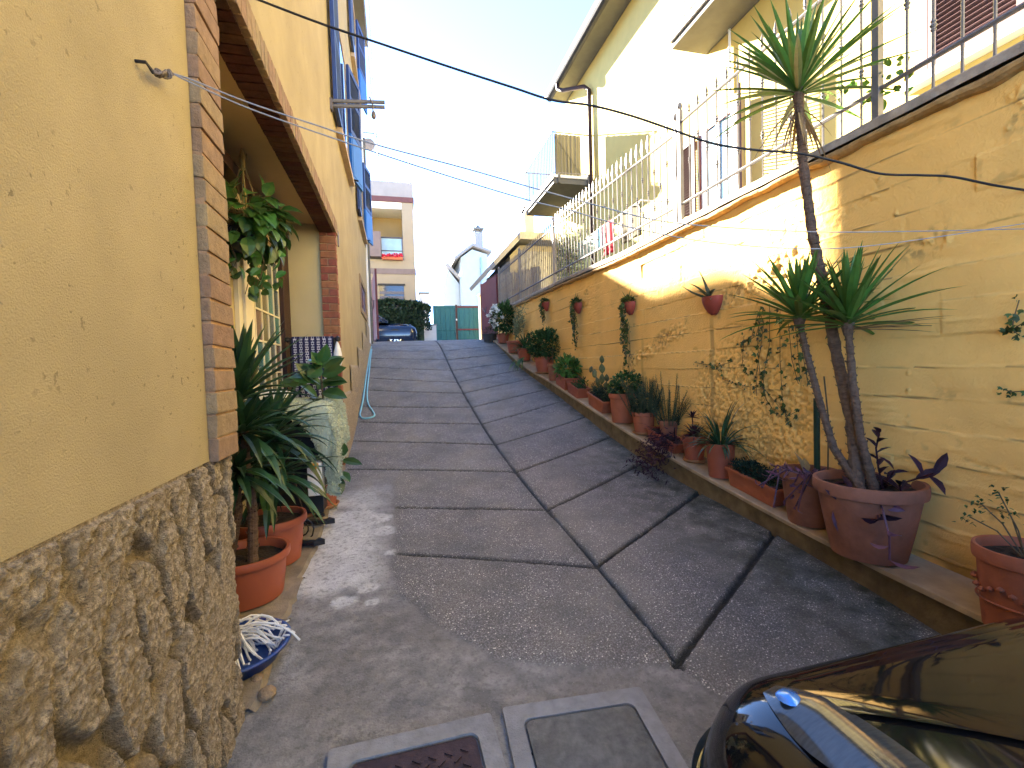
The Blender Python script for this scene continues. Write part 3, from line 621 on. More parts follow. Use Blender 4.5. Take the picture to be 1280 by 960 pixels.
# ================================================================== RIGHT HOUSE
XF = 4.6
rh = thing('terrace_house', 'bright yellow house behind the fence, with balconies, mauve louvred shutters and a dark gutter', 'house', (6, 5, 2.7))
m = MB(); m.bx(XF, 12, -6, 12.25, 2.4, 8.45); m.build('facade', 'rhouse', rh)
m = MB(); m.bx(4.16, 12.3, -6.5, 11.45, 8.46, 8.56); m.build('eave', 'soffit', rh)
m = MB(); m.prism([(4.10, -6.5, 8.57), (4.10, -6.5, 8.66), (8.4, -6.5, 10.3), (12.6, -6.5, 8.66), (12.6, -6.5, 8.57)], (0, 18.0, 0)); m.build('roof', 'tiles', rh)
m = MB(); m.prism([(4.155 - .15*math.sin(a), -6.5, 8.55 - .15*math.cos(a)) for a in np.linspace(0, math.pi, 9)], (0, 17.95, 0)); m.build('gutter', 'roofedge', rh)
m = MB(); m.tube([(4.09, 10.75, 8.47), (4.09, 10.72, 8.30), (4.16, 10.55, 8.18), (4.46, 10.0, 7.98), (4.54, 9.90, 7.86), (4.54, 9.90, 2.75)], .045, 10); m.build('downspout', 'dwood', rh, smooth=True)
m = MB(); m.tube([(4.57, 5.42, 6.08), (4.57, 5.42, 5.2)], .018, 8); m.build('conduit', 'white', rh)
def balcony(label, x0, y0, y1, z, posts_y, canvas, ends):
    b = thing('balcony', label, 'balcony', ((x0 + XF)/2, (y0 + y1)/2, z)); b.parent = rh; b.location -= rh.location; b.pop("category", None) if hasattr(b, 'pop') else None
    if "category" in b: del b["category"]
    m = MB(); m.bx(x0, XF - .003, y0, y1, z - .15, z); m.build('slab', 'concrete', b)
    m = MB(); m.bx(x0 - .035, x0 - .003, y0 - .02, y1 + .02, z - .06, z + .03)
    if ends: m.bx(x0, XF - .02, y0 - .035, y0 - .004, z - .03, z + .03)
    m.build('edge_beam', 'white', b)
    r = MB(); zt = z + 1.0
    r.tube([(XF - .02, y0 + .02, zt), (x0, y0 + .02, zt), (x0, y1 - .02, zt), (XF - .02, y1 - .02, zt)], .016, 6)
    r.tube([(XF - .02, y0 + .02, z + .1), (x0, y0 + .02, z + .1), (x0, y1 - .02, z + .1), (XF - .02, y1 - .02, z + .1)], .011, 6)
    r.build('handrail', 'rail', b)
    r = MB()
    y = y0 + .02
    while y <= y1: r.tube([(x0, y, z - .12 if abs((y - y0) % .8) < .06 else z + .1), (x0, y, zt)], .007, 5); y += .115
    x = x0 + .1
    while x < XF - .05: r.tube([(x, y0 + .02, z + .1), (x, y0 + .02, zt)], .007, 5); r.tube([(x, y1 - .02, z + .1), (x, y1 - .02, zt)], .007, 5); x += .115
    r.build('railing_bars', 'rail', b)
    for x in (x0 + .12, XF - .12):
        r = MB(); r.box((x, y0 - .02, z - .04), (.05, .06, .2)); r.build('bracket', 'concrete', b)
    if canvas:
        ys_ = np.linspace(x0 + .06, x0 + .70, 40); zs_ = np.linspace(z + .06, z + .98, 6); A, B = np.meshgrid(ys_, zs_, indexing='ij')
        r = MB(); r.grid(np.stack([A, y0 + .045 + .016*np.sin(A*70), B], -1)); r.build('canvas', 'slatcloth', b, smooth=True)
    return b
balcony(None, 3.64, 9.95, 12.2, 5.86, None, True, True)
balcony(None, 4.02, 3.3, 5.93, 6.20, None, False, True)
def louvre(mb_par, name, c, w, h, ang, m, hinge=-1):
    """a louvred leaf hinged on the facade; c is its hinge foot, ang its swing from the wall"""
    R = Matrix.Rotation(ang, 3, 'Z'); L = MB(); dx = lambda u, v, z: Vector(c) + R @ Vector((v, u*hinge*-1, 0)) + Vector((0, 0, z))
    def bar(u0, u1, z0, z1, t=.035):
        cc = dx((u0 + u1)/2, 0, (z0 + z1)/2); L.box(cc, (t, abs(u1 - u0), z1 - z0), tilt=R)
    bar(0, .06, 0, h); bar(w - .06, w, 0, h)
    for z0 in (0, h*.44, h - .09): bar(.06, w - .06, z0, z0 + .09, .033)
    z = .12
    while z < h - .11:
        if not (h*.44 - .02 < z < h*.44 + .11): L.box(dx(w/2, 0, z), (.040, w - .12, .007), tilt=R @ Matrix.Rotation(.75, 3, 'Y'))
        z += .042
    return L.build(name, m, mb_par)
# french door of the terrace
m = MB(); m.bx(XF - .01, XF + .01, 5.34, 6.06, 2.72, 4.95); fd = m.build('french_door', 'glassblue', rh)
m = MB()
for q in ((6.06, 6.14, 2.72, 5.03), (5.26, 5.34, 2.72, 5.03), (5.34, 6.06, 4.95, 5.03)): m.bx(XF - .03, XF + .02, *q)
m.build('door_frame', 'redwood', fd)
m = MB(); m.bx(XF - .028, XF - .012, 5.66, 5.72, 2.75, 4.94); m.bx(XF - .028, XF - .012, 5.95, 6.05, 2.75, 4.94); m.bx(XF - .028, XF - .012, 5.35, 5.42, 2.75, 4.94); m.build('sash', 'white', fd)
louvre(fd, 'shutter', (XF - .06, 6.15, 2.74), .42, 2.25, 0, 'pink_sh', -1)
louvre(fd, 'shutter', (XF - .06, 5.25, 2.74), .46, 2.25, rad(-38), 'pink_sh', 1)
# closed window nearer the camera
m = MB(); m.bx(XF - .005, XF + .01, 1.70, 3.02, 3.98, 5.5); w2 = m.build('window', 'glassdk', rh)
m = MB()
for q in ((3.02, 3.12, 3.98, 5.6), (1.60, 1.70, 3.98, 5.6), (1.70, 3.02, 5.5, 5.6)): m.bx(XF - .045, XF - .002, *q)
m.build('window_frame', 'pink_sh', w2)
m = MB(); m.bx(XF - .12, XF - .002, 1.52, 3.2, 3.90, 3.975); m.build('sill', 'white', w2)
louvre(w2, 'shutter', (XF - .035, 2.37, 3.99), .64, 1.5, 0, 'pink_sh', -1)
louvre(w2, 'shutter', (XF - .035, 2.35, 3.99), .64, 1.5, 0, 'pink_sh', 1)

# ================================================================== STREET END
YB = 20.5
fb = thing('apartment_block', 'pale three-storey building at the top of the street with recessed balcony and grey parapet', 'building', (-2.5, 23, 2.4))
XE = .98
m = MB()
m.bx(-7, XE, YB, 28, 2.3, 5.72)                                   # ground floor
m.bx(-7, -.95, YB, 28, 5.95, 8.80); m.bx(.50, XE, YB, 28, 5.95, 8.80)   # piers beside the recess
m.bx(-.95, .50, YB, YB + .15, 5.95, 6.35)
m.build('wall', 'farwall', fb)
m = MB(); m.bx(-.95, .50, YB + 1.3, 27, 5.95, 8.52); m.build('recess_wall', 'faryellow', fb)
m = MB(); m.bx(-7, XE + .03, YB - .03, 28, 5.721, 5.948); m.build('band', 'band2', fb)
m = MB(); m.bx(-.949, .499, YB + .02, 27, 8.52, 8.80); m.build('recess_ceiling', 'white', fb)
m = MB(); m.bx(-7, XE + .05, YB - .05, 28, 8.802, 9.02); m.build('maroon_band', 'band', fb)
m = MB(); m.bx(-7, XE + .02, YB - .02, 28, 9.022, 9.66); m.build('parapet', 'parapet', fb)
m = MB(); m.bx(-6.5, -3.42, YB + .05, 26, 9.662, 10.25); m.build('added_shade_block', 'parapet', fb)  # unseen roof block, added to shade the lower edge of the wall's sun patch
m = MB(); m.bx(-.56, .46, YB - .02, YB + .02, 3.2, 5.22); gw = m.build('window', 'glassdk', fb)
m = MB()
for i in range(9): m.bx(-.55, .45, YB - .045, YB - .021, 3.25 + i*.2, 3.37 + i*.2)
m.build('shutter_slats', 'rail_dark', gw)
m = MB(); m.bx(-.62, .52, YB - .06, YB - .022, 5.22, 5.30); m.build('window_head', 'black', gw)
m = MB(); m.bx(-.40, .48, YB + .03, YB + .05, 6.42, 7.25); m.build('balcony_glass', 'glassblue', fb)
m = MB(); m.tube([(-.95, YB, 7.28), (.5, YB, 7.28)], .03, 6); m.tube([(-.95, YB, 6.72), (.5, YB, 6.72)], .018, 6); m.tube([(.47, YB, 6.35), (.47, YB, 7.28)], .025, 6); m.build('balcony_rail', 'rail_dark', fb)
m = MB(); m.bx(-.98, -.42, YB - .28, YB - .02, 6.4, 7.45); m.build('awning_box', 'band2', fb)
m = MB(); m.bx(-.4, .46, YB - .20, YB - .03, 6.30, 6.42); fbx = m.build('flower_box', 'terra', fb)
m = MB()
for i in range(220): m.leaf2((rng.uniform(-.4,.45), YB - .12 + rng.uniform(-.1,.1), 6.40 + rng.uniform(0,.14)), rv(), rv(), .09, .07)
m.build('red_flowers', 'redcloth', fbx)
def antenna(x, y, z0, z1, arms, label):
    a = thing('roof_antenna', label, 'antenna', (x, y, z0), group='roof antennas')
    m = MB(); m.tube([(x, y, z0), (x, y, z1)], .022, 6); m.build('mast', 'rail', a)
    m = MB()
    for z, w in arms: m.tube([(x - w, y, z), (x + w, y, z)], .014, 5)
    m.build('dipoles', 'rail', a)
p = ony(483, 206, 23); antenna(p[0], 23, 9.66, p[2], ((p[2] - .05, .12), (p[2] - .35, .5)), 'tall thin roof antenna with a cross arm at the left of the parapet')
p = ony(511, 196, 22); antenna(p[0], 22, 9.66, p[2], ((p[2] - .1, .03),), 'bare thin antenna mast at the right end of the grey parapet')
p = ony(505, 207, 24); antenna(p[0], 24, 9.66, p[2], ((p[2] - .1, .10),), 'short antenna mast with a small head near the parapet end')
# dish and aerial fixed beyond the end of the yellow house
p0 = ony(461, 182, 15.5); t = thing('satellite_dish', 'grey satellite dish and aerial bracket beyond the blue shutters', 'dish', p0)
m = MB(); m.tube([(p0[0] - 1.0, 15.5, p0[2] - .1), (p0[0], 15.5, p0[2] - .1)], .03, 6); m.tube([(p0[0] + .28, 15.5, p0[2] - .35), (p0[0] + .22, 15.5, p0[2] + .55)], .022, 6); m.tube([(p0[0] - .3, 15.5, p0[2] + .4), (p0[0] + .25, 15.5, p0[2] + .4)], .016, 6); m.build('bracket', 'rail_dark', t)
m = MB(); P = [[(p0[0] + r*math.cos(a), 15.4 + .18*r*r*4, p0[2] + r*math.sin(a)) for a in np.linspace(0, 2*math.pi, 19)] for r in np.linspace(0, .20, 5)]; m.grid(P); m.build('dish', 'rail', t, smooth=True)
# hedge
hg = thing('hedge', 'dark green clipped hedge behind the parked blue car', 'hedge', (.4, 18.9, 2.4))
m = MB()
for i in range(9000):
    x = rng.uniform(-1.6, 1.42); y = rng.choice((rng.uniform(18.42, 18.62), rng.uniform(18.5, 19.3))); top = 4.32 - .10*max(0, x) - .28*max(0, x - .9) + .16*(fbm(x*2.2, y*2, 131, 3) - .5)
    z = rng.uniform(2.45, top) if rng.random() < .7 else top - rng.uniform(0, .1)
    if x > 1.0 and z < 3.15: continue
    m.leaf2((x + .05*rng.uniform(-1,1), y, z), rv(), rv(), rng.uniform(.08,.15), .07)
m.build('foliage', 'hedge', hg)
m = MB(); m.bx(-2.5, 1.15, 18.66, 19.14, 2.39, 4.0); m.build('branches', 'hedge', hg)
# teal gate and its pillars
gt = thing('teal_gate', 'teal double-leaf metal gate closing the street end', 'gate', (2.9, 22, 2.4))
for xa, xb in ((1.80, 2.86), (2.96, 3.98)):
    m = MB(); n = 9
    for i in range(n): m.bx(xa + (xb - xa)*i/n + .0006, xa + (xb - xa)*(i + 1)/n - .0006, 22 - .012*(i % 2), 22.03, 2.45, 4.58)
    lf = m.build('gate_leaf', 'ggate', gt)
    m = MB(); m.bx(xa, xb, 21.96, 21.995, 3.40, 3.47); m.bx(xa, xb, 21.96, 21.995, 4.48, 4.55); m.build('crossbar', 'gate' if xa > 2 else 'ggate', lf)
m = MB(); m.bx(2.865, 2.955, 21.95, 22.03, 2.4, 4.62); m.build('meeting_post', 'dwood', gt)
m = MB(); m.lathe([(.03,-.04),(.03,.04)], 8, (2.9, 21.93, 3.9), close=True); m.build('lock', 'white', gt)
for x0, x1, z1, mt, lb in ((4.05, 4.42, 5.05, 'faryellow', 'pale yellow gate pillar to the right of the teal gate'), (1.20, 1.62, 5.1, 'white', 'white gate pillar between the hedge and the teal gate')):
    g = thing('gate_pillar', lb, 'pillar', ((x0 + x1)/2, 22, 2.4)); m = MB(); m.bx(x0, x1, 21.8, 22.2, 2.39, z1); m.build('shaft', mt, g); m = MB(); m.bx(x0 - .04, x1 + .04, 21.76, 22.24, z1 + .001, z1 + .08); m.build('cap', 'parapet', g)
lw = thing('garden_wall', 'low white wall at the foot of the hedge by the car', 'wall', (1.2, 20, 2.4)); m = MB(); m.bx(.75, 1.75, 19.9, 20.1, 2.39, 3.45); m.build('wall', 'white', lw); m = MB(); m.bx(.72, 1.78, 19.87, 20.13, 3.451, 3.5); m.build('cap', 'parapet', lw)
# maroon gate leaves, swung open
for (xa, ya), (xb, yb), lb in (((2.70, 12.05), (2.57, 13.5), 'tall maroon metal gate leaf standing open at the top of the fence'), ((-.54, 13.2), (-.40, 11.75), 'maroon metal gate leaf standing open against the yellow house')):
    g = thing('gate_leaf', lb, 'gate', (xa, ya, 2.35), group='maroon entrance gate leaves'); d = Vector((xb - xa, yb - ya, 0)); a = math.atan2(d.y, d.x); c = Vector(((xa + xb)/2, (ya + yb)/2, 3.2))
    m = MB(); m.box(c, (d.length, .04, 1.66), rz=a); m.build('panel', 'gate', g)
    for s in (-1, 1): m = MB(); m.box(c + d.normalized()*s*(d.length/2 + .022), (.045, .05, 1.72), rz=a); m.build('stile', 'gate', g)
    m = MB(); m.tube([c + d*.15 + Vector((-.04, 0, .1)), c + d*.15 + Vector((-.06, 0, -.05)), c + d*.38 + Vector((-.06, 0, .12))], .012, 6); m.build('handle', 'rail', g)
# pale house with chimney
Yp = 32
ph = thing('pale_house', 'white two-storey house with a chimney beyond the teal gate', 'house', (5, 34, 2.4))
pt = lambda x, y: tuple(ony(x, y, Yp))
a, b, pk = ony(576, 322, Yp), ony(609, 318, Yp), ony(590, 309, Yp)
m = MB(); m.prism([(a[0], Yp, 2.3), (b[0], Yp, 2.3), (b[0], Yp, b[2]), (pk[0], Yp, pk[2] - .15), (a[0], Yp, a[2])], (0, 9, 0)); m.build('wall', 'farwhite', ph)
m = MB(); m.prism([(a[0] - .5, Yp - .4, a[2] - .25), (pk[0], Yp - .4, pk[2]), (b[0] + .25, Yp - .4, b[2] + .05), (b[0] + .25, Yp - .4, b[2] + .2), (pk[0], Yp - .4, pk[2] + .2), (a[0] - .5, Yp - .4, a[2] - .05)], (0, 9.6, 0)); m.build('roof', 'parapet', ph)
c0 = ony(598, 312, Yp + 1.5); c1 = ony(598, 292, Yp + 1.5)
m = MB(); m.bx(c0[0] - .3, c0[0] + .3, Yp + 1.2, Yp + 1.8, c0[2] - .8, c1[2]); ch = m.build('chimney', 'parapet', ph)
m = MB(); m.bx(c0[0] - .38, c0[0] + .38, Yp + 1.12, Yp + 1.88, c1[2] + .22, c1[2] + .34); m.bx(c0[0] - .28, c0[0] - .16, Yp + 1.3, Yp + 1.7, c1[2], c1[2] + .22); m.bx(c0[0] + .16, c0[0] + .28, Yp + 1.3, Yp + 1.7, c1[2], c1[2] + .22); m.lathe([(.3, .34), (.05, .6)], 8, (c0[0], Yp + 1.5, c1[2]), close=True); m.build('cowl', 'concrete', ch)
l0, l1 = ony(553, 345, Yp + 1), ony(576, 352, Yp + 1)
m = MB(); m.prism([(l0[0], Yp + 1, 2.3), (a[0] - .02, Yp + 1, 2.3), (a[0] - .02, Yp + 1, l1[2] - .2), (l0[0] + .4, Yp + 1, l0[2] + .5), (l0[0], Yp + 1, l0[2] - .8)], (0, 6, 0)); m.build('wing', 'farwhite', ph)
m = MB(); m.prism([(l0[0] + .2, Yp + .8, l0[2] + .75), (l0[0] + .4, Yp + .8, l0[2] + .9), (a[0] + .2, Yp + .8, l1[2] + .1), (a[0] + .2, Yp + .8, l1[2] - .12)], (0, 6, 0)); m.build('wing_roof', 'parapet', ph)
m = MB(); q0 = ony(601, 322, Yp - .02); q1 = ony(603, 380, Yp - .02); m.tube([(q0[0], Yp - .06, q0[2]), (q0[0], Yp - .06, 2.4)], .07, 6); m.build('downpipe', 'glassblue', ph)
# outbuilding with chimney, behind the fence
ob = thing('outbuilding', 'low building with weathered boards, blue grey roof edge and chimney behind the far fence', 'building', (4.6, 15.5, 2.4))
m = MB(); m.prism([(3.75, 14.6, 2.3), (8, 14.6, 2.3), (8, 14.6, 5.55), (4.1, 14.6, 5.55), (3.75, 14.6, 5.2)], (0, 4, 0)); m.build('wall', 'farwall', ob)
m = MB()
for i in range(16): m.bx(4.12 + i*.13, 4.12 + i*.13 + .118, 14.55, 14.58, 2.6, 5.35)
m.build('boarding', 'boards', ob)
m = MB(); m.prism([(3.15, 14.1, 4.75), (4.0, 14.1, 5.62), (8.3, 14.1, 5.62), (8.3, 14.1, 5.80), (3.95, 14.1, 5.80), (3.08, 14.1, 4.88)], (0, 4.8, 0)); m.build('roof', 'parapet', ob)
m = MB(); m.bx(3.95, 8.3, 14.05, 14.095, 5.60, 5.83); m.build('fascia', 'boards', ob)
cc = ony(660, 287, 15.6); c1 = ony(660, 268, 15.6); m = MB(); m.bx(cc[0] - .17, cc[0] + .17, 15.4, 15.8, 5.6, c1[2]); ch = m.build('chimney', 'parapet', ob)
m = MB(); m.bx(cc[0] - .22, cc[0] + .22, 15.35, 15.85, c1[2] + .10, c1[2] + .17); m.bx(cc[0] - .16, cc[0] - .10, 15.4, 15.8, c1[2], c1[2] + .1); m.bx(cc[0] + .10, cc[0] + .16, 15.4, 15.8, c1[2], c1[2] + .1); m.build('cowl', 'roofedge', ch)
# bamboo screen behind the fence
sc_ = thing('slat_screen', 'weathered upright wooden slat screen behind the farthest fence length', 'screen', (3.3, 12.6, 2.5))
m = MB(); x = 2.80
while x < 4.1:
    w = rng.uniform(.04, .065); h = 4.15 + .22*(x - 2.8) + rng.uniform(-.06, .06); m.box((x + w/2, 12.6 + rng.uniform(-.01,.01), (2.4 + h)/2), (w, .018, h - 2.4)); x += w + rng.uniform(.006, .02)
m.build('slats', 'wood', sc_)
m = MB(); m.bx(2.78, 4.12, 12.62, 12.66, 3.0, 3.06); m.bx(2.78, 4.12, 12.62, 12.66, 3.7, 3.76); m.build('crossbar', 'wood', sc_)
# ================================================================== PLANTS AND POTS
def pot(r, h, mt='terra', taper=.72, rim=True, square=None, soil_d=.12):
    """returns a list of (name, MB, material, smooth) made around the origin; square = (half length, half depth) gives a box planter"""
    m = MB()
    if square:
        a, b = square; t = .86; wl = .012
        def ring(sx, sy, z): return [(-sx,-sy,z),(sx,-sy,z),(sx,sy,z),(-sx,sy,z)]
        V = []; lv = [(a*t, b*t, 0), (a, b, h*.86), (a + .012, b + .012, h*.86), (a + .012, b + .012, h), (a - wl, b - wl, h), (a - wl, b - wl, h*.8)]
        for sx, sy, z in lv: V += ring(sx, sy, z)
        F = [(3,2,1,0)] + [(i*4+k, i*4+(k+1)%4, (i+1)*4+(k+1)%4, (i+1)*4+k) for i in range(len(lv)-1) for k in range(4)]
        m.add(V, F); s = MB(); s.grid(np.array([[(x*(a - wl), y*(b - wl), h*.86 + .012*(rng.random()-.5)) for y in np.linspace(-1,1,7)] for x in np.linspace(-1,1,13)]))
        return m, s, False
    rb = r*taper
    if rim: pr = [(rb*.0+.001,0),(rb,0),(rb + (r*.93-rb)*.5, h*.42),(r*.90,h*.80),(r*.905,h*.82),(r*.985,h*.84),(r,h*.88),(r,h*.96),(r*.985,h),(r*.92,h),(r*.89,h*.97),(r*.86,h*.80)]
    else: pr = [(.001,0),(rb,0),(rb + (r-rb)*.5,h*.5),(r*.985,h*.95),(r,h*.97),(r,h),(r*.95,h),(r*.92,h*.96),(r*.88,h*.80)]
    m.lathe(pr, 40); s = MB(); n = 18
    P = [[(r*.885*q*math.cos(a), r*.885*q*math.sin(a), h*(1 - soil_d) + .012*(rng.random()-.5)) for a in np.linspace(0, 2*math.pi, n)] for q in np.linspace(0.01, 1, 6)]
    s.grid(P); return m, s, True
def potted(name, label, cat, loc, r, h, mt='terra', rz=0, saucer=False, group=None, potname='pot', **k):
    t = thing(name, label, cat, loc, rz, group); m, s, smo = pot(r, h, mt, **k)
    po = m.build(potname, mt, t, smooth=smo, local=True)
    if smo:
        md = po.modifiers.new('edge', 'EDGE_SPLIT'); md.split_angle = rad(38)
    s.build('soil', 'soil', t, local=True)
    if saucer:
        q = MB(); q.lathe([(.001,-.004),(r*.82,-.004),(r*.98,.022),(r*.94,.024),(r*.80,.006)], 32); q.build('saucer', 'saucer', t, smooth=True, local=True)
    return t
def rosette(m, c, n, L, w, el0=-.3, el1=1.45, droop=.35, jit=.15, fold=.22, seg=6, az0=None):
    for i in range(n):
        u = (i + rng.random())/n; el = el0 + (el1 - el0)*(u**.8); az = i*2.39996 + rng.uniform(-jit, jit)*2
        l = L*(1 - .30*max(0, u - .6)/.4)*rng.uniform(.82, 1.08)
        m.blade(Vector(c) + Vector((0,0,.05*u*L*2)), dirv(az, el), l, w*rng.uniform(.85,1.1), droop*(1.25 - u)*rng.uniform(.5,1.4), fold, seg)
    return m
def bushy(m, c, rx, ry, rz, n, L, w, shell=.55, big=False, lump=.3, seed=0):
    c = Vector(c); i = 0
    while i < n:
        d = Vector((rng.gauss(0,1), rng.gauss(0,1), rng.gauss(0,1))).normalized(); q = shell + (1 - shell)*rng.random()**.6
        lm = 1 - lump + 2*lump*float(fbm(d.x*2.3 + 5 + seed, d.y*2.3 + d.z*3.1, seed + 201, 3))
        p = c + Vector((d.x*rx, d.y*ry, d.z*rz))*q*lm; dd = (d + rv(.8) + Vector((0,0,.35)))
        (m.leaf if big else m.leaf2)(p, dd, Vector((0,0,1)) + rv(.5), L*rng.uniform(.7,1.2), w*rng.uniform(.8,1.15)); i += 1
    return m
def spikes(m, c, r, n, H, L=.028, w=.006, lean=.5, dens=90):
    """rosemary-like upright twigs set with needles"""
    for i in range(n):
        az = rng.uniform(0, 6.283); q = r*rng.random()**.5; b = Vector(c) + Vector((q*math.cos(az), q*math.sin(az), 0)); d = (Vector((math.cos(az), math.sin(az), 0))*lean*rng.random() + Vector((0,0,1))).normalized()
        h = H*rng.uniform(.55, 1); p = b.copy(); k = int(dens*h/H) + 8
        m.tube([b, b + d*h*.5, b + d*h + Vector((0,0,.02))], [.004,.003,.0015], 4, False)
        for j in range(k):
            u = (j/k)**.8; a = j*2.4; m.leaf2(b + d*h*u, d*.8 + Vector((math.cos(a), math.sin(a), .1)), Vector((0,0,1)) + rv(.2), L*rng.uniform(.8,1.2)*(1.1 - .4*u), w)
    return m
def strand(m, lm, pts, leafL, n, spread=.03, ls=None, stemr=.0016):
    pts = [Vector([float(k) for k in p]) for p in pts]
    if ls is not None: ls.tube(pts, stemr, 4, False)
    for i in range(n):
        u = i/max(1, n-1)*(len(pts) - 1); k = min(int(u), len(pts) - 2); p = pts[k].lerp(pts[k+1], u - k) + rv(spread)
        lm(m, p)
def ivyleaf(m, p, L, out=Vector((-1,0,0))):
    """a small three-lobed leaf hanging out of the wall"""
    d = (Vector((-.25, rng.uniform(-1,1), rng.uniform(-1.2,.2))) + out*.2).normalized(); up = (out + rv(.45)).normalized(); side = d.cross(up).normalized(); u = side.cross(d)
    L = L*rng.uniform(.6,1.25); P = [p, p + side*L*.34 + d*L*.05, p + side*L*.60 + d*L*.42, p + side*L*.24 + d*L*.50, p + d*L*1.0 - u*L*.15, p - side*L*.24 + d*L*.50, p - side*L*.60 + d*L*.42, p - side*L*.34 + d*L*.05]
    m.add(P, [(0,1,2,3),(0,3,4,5),(0,5,6,7)])

def on_ledge(xp, X=2.53):
    lo, hi = .6, 12.6
    for _ in range(40):
        y = (lo + hi)/2
        if projx((X, y, ledge(y))) > xp: lo = y
        else: hi = y
    return Vector((X, y, ledge(y) + .003))
def span(p, px): return px*depth(p)/FPX
GP = 'potted plants along the ledge'
# --- big yucca pot
p = on_ledge(1085, 2.47); r = span(p, 142)/2/1.22
bigp = potted('potted_yucca', 'tall three-stemmed yucca in the biggest old terracotta pot on the ledge', 'potted plant', p, r, span(p, 92), 'terra_old', taper=.66)
def trunk(pts, r0, r1, par, name='trunk'):
    m = MB(); pts = [Vector(q) for q in pts]; fine = []
    for i in range(len(pts) - 1):
        for k in range(8): fine.append(pts[i].lerp(pts[i+1], k/8))
    fine.append(pts[-1]); n = len(fine); rs = [(r0 + (r1 - r0)*i/n)*(1 + .16*(i % 2) + .10*rng.uniform(-1,1)) for i in range(n)]
    m.tube(fine, rs, 12); 
    for i in range(2, n - 1):
        for k in range(7):
            a = rng.uniform(0, 6.283); t = (fine[i+1] - fine[i-1]).normalized(); s = t.orthogonal().normalized(); o = (s*math.cos(a) + t.cross(s)*math.sin(a))
            m.leaf2(fine[i] + o*rs[i]*.92, o*.7 + t*.8, o, .010 + .010*rng.random(), .016)
    return m.build(name, 'bark', par)
base = Vector(p) + Vector((0, 0, span(p, 92)*.86)); P0 = np.array(p)
def tp(x, y, X): q = onx(x, y, X); return Vector(q)
b1, b2, b3 = base + Vector((-.02, .04, 0)), base + Vector((-.04, .0, 0)), base + Vector((.02, -.02, 0))
t1 = trunk([b1, tp(1064, 525, 2.46), tp(1045, 440, 2.45), tp(1030, 360, 2.44), tp(1015, 290, 2.43), tp(1004, 205, 2.42), tp(998, 122, 2.41)], .029, .022, bigp)
t2 = trunk([b2, tp(1042, 560, 2.42), tp(1024, 500, 2.40), tp(1008, 440, 2.38), tp(999, 400, 2.37)], .020, .015, bigp)
t3 = trunk([b3, tp(1075, 545, 2.44), tp(1066, 480, 2.42), tp(1060, 408, 2.41)], .022, .016, bigp)
for q, n, L, el0 in ((tp(998, 120, 2.41), 86, .56, -.15), (tp(999, 400, 2.37), 74, .46, -.1), (tp(1060, 408, 2.41), 66, .46, -.1)):
    m = MB(); rosette(m, q, n, L, .040, el0, 1.5, .30, seg=7); m.build('leaf_crown', 'yucca', bigp)
    m = MB(); m.lathe([(.02,-.05),(.034,.0),(.024,.06),(.006,.12)], 10, q); m.build('crown_base', 'bark', bigp)
q = tp(998, 126, 2.41); m = MB()
for i in range(16): a = rng.uniform(0, 6.283); m.blade(q - Vector((0,0,rng.uniform(0,.05))), dirv(a, rng.uniform(-1.35, -.55)), rng.uniform(.26, .46), .020, .5, .3, 5)
m.build('dry_leaves', 'dry', bigp)
q = tp(1060, 412, 2.41); m = MB()
for i in range(6): m.blade(q, dirv(rng.uniform(-2.2, 0.2), rng.uniform(-.1,.25)), rng.uniform(.35,.5), .018, .1, .3, 5)
m.build('dry_leaves', 'dry', bigp)
# purple heart in the same pot
m = MB(); ms = MB()
def purple_stem(pts, n, L=.10, w=.035, mm=None):
    pts = [Vector([float(k) for k in z]) for z in pts]; ms.tube(pts, .005, 6, False)
    for i in range(n):
        u = .15 + .85*i/(n - 1); t = u*(len(pts) - 1); k = min(int(t), len(pts) - 2); q = pts[k].lerp(pts[k+1], t - k); ax = (pts[k+1] - pts[k]).normalized()
        a = i*2.6 + rng.random(); s = ax.orthogonal().normalized(); o = s*math.cos(a) + ax.cross(s)*math.sin(a)
        (mm or m).leaf(q, o*.9 + ax*.6 + Vector((0,0,.15)), ax + Vector((0,0,.3)), L*rng.uniform(.75,1.15), w, .25, .25)
purple_stem([base + Vector((.05,-.05,-.02)), tp(1098, 585, 2.52), tp(1095, 560, 2.52), tp(1099, 542, 2.53)], 9, .10)
purple_stem([base + Vector((.10,-.10,-.02)), tp(1125, 605, 2.56), tp(1150, 597, 2.55), tp(1166, 592, 2.54)], 7, .15, .045)
purple_stem([base + Vector((.08,-.02,-.02)), tp(1110, 600, 2.55), tp(1118, 588, 2.55)], 6, .09)
purple_stem([base + Vector((.0,-.12,-.02)), tp(1094, 628, 2.36), tp(1098, 650, 2.31)], 6, .09, .04)
for i in range(16):
    a = rng.uniform(0, 6.283); q = base + Vector((math.cos(a), math.sin(a), 0))*r*rng.uniform(.2,.85); m.leaf(q, dirv(rng.uniform(0,6.28), rng.uniform(.1,1)), (0,0,1), rng.uniform(.06,.12), .035, .25, .3)
ph_ = m.build('purple_foliage', 'purple', bigp); ms.build('purple_stems', 'purple', bigp)
m = MB(); ms = MB()
purple_stem([base + Vector((-.06,-.1,.0)), tp(1104, 640, 2.28), tp(1112, 672, 2.27), tp(1112, 700, 2.28)], 5, .11, .045)
purple_stem([base + Vector((-.12,-.02,.0)), tp(1060, 628, 2.28), tp(1045, 632, 2.27)], 4, .12, .035)
m.build('pink_foliage', 'pink', bigp); ms.build('pink_stems', 'pink', bigp)

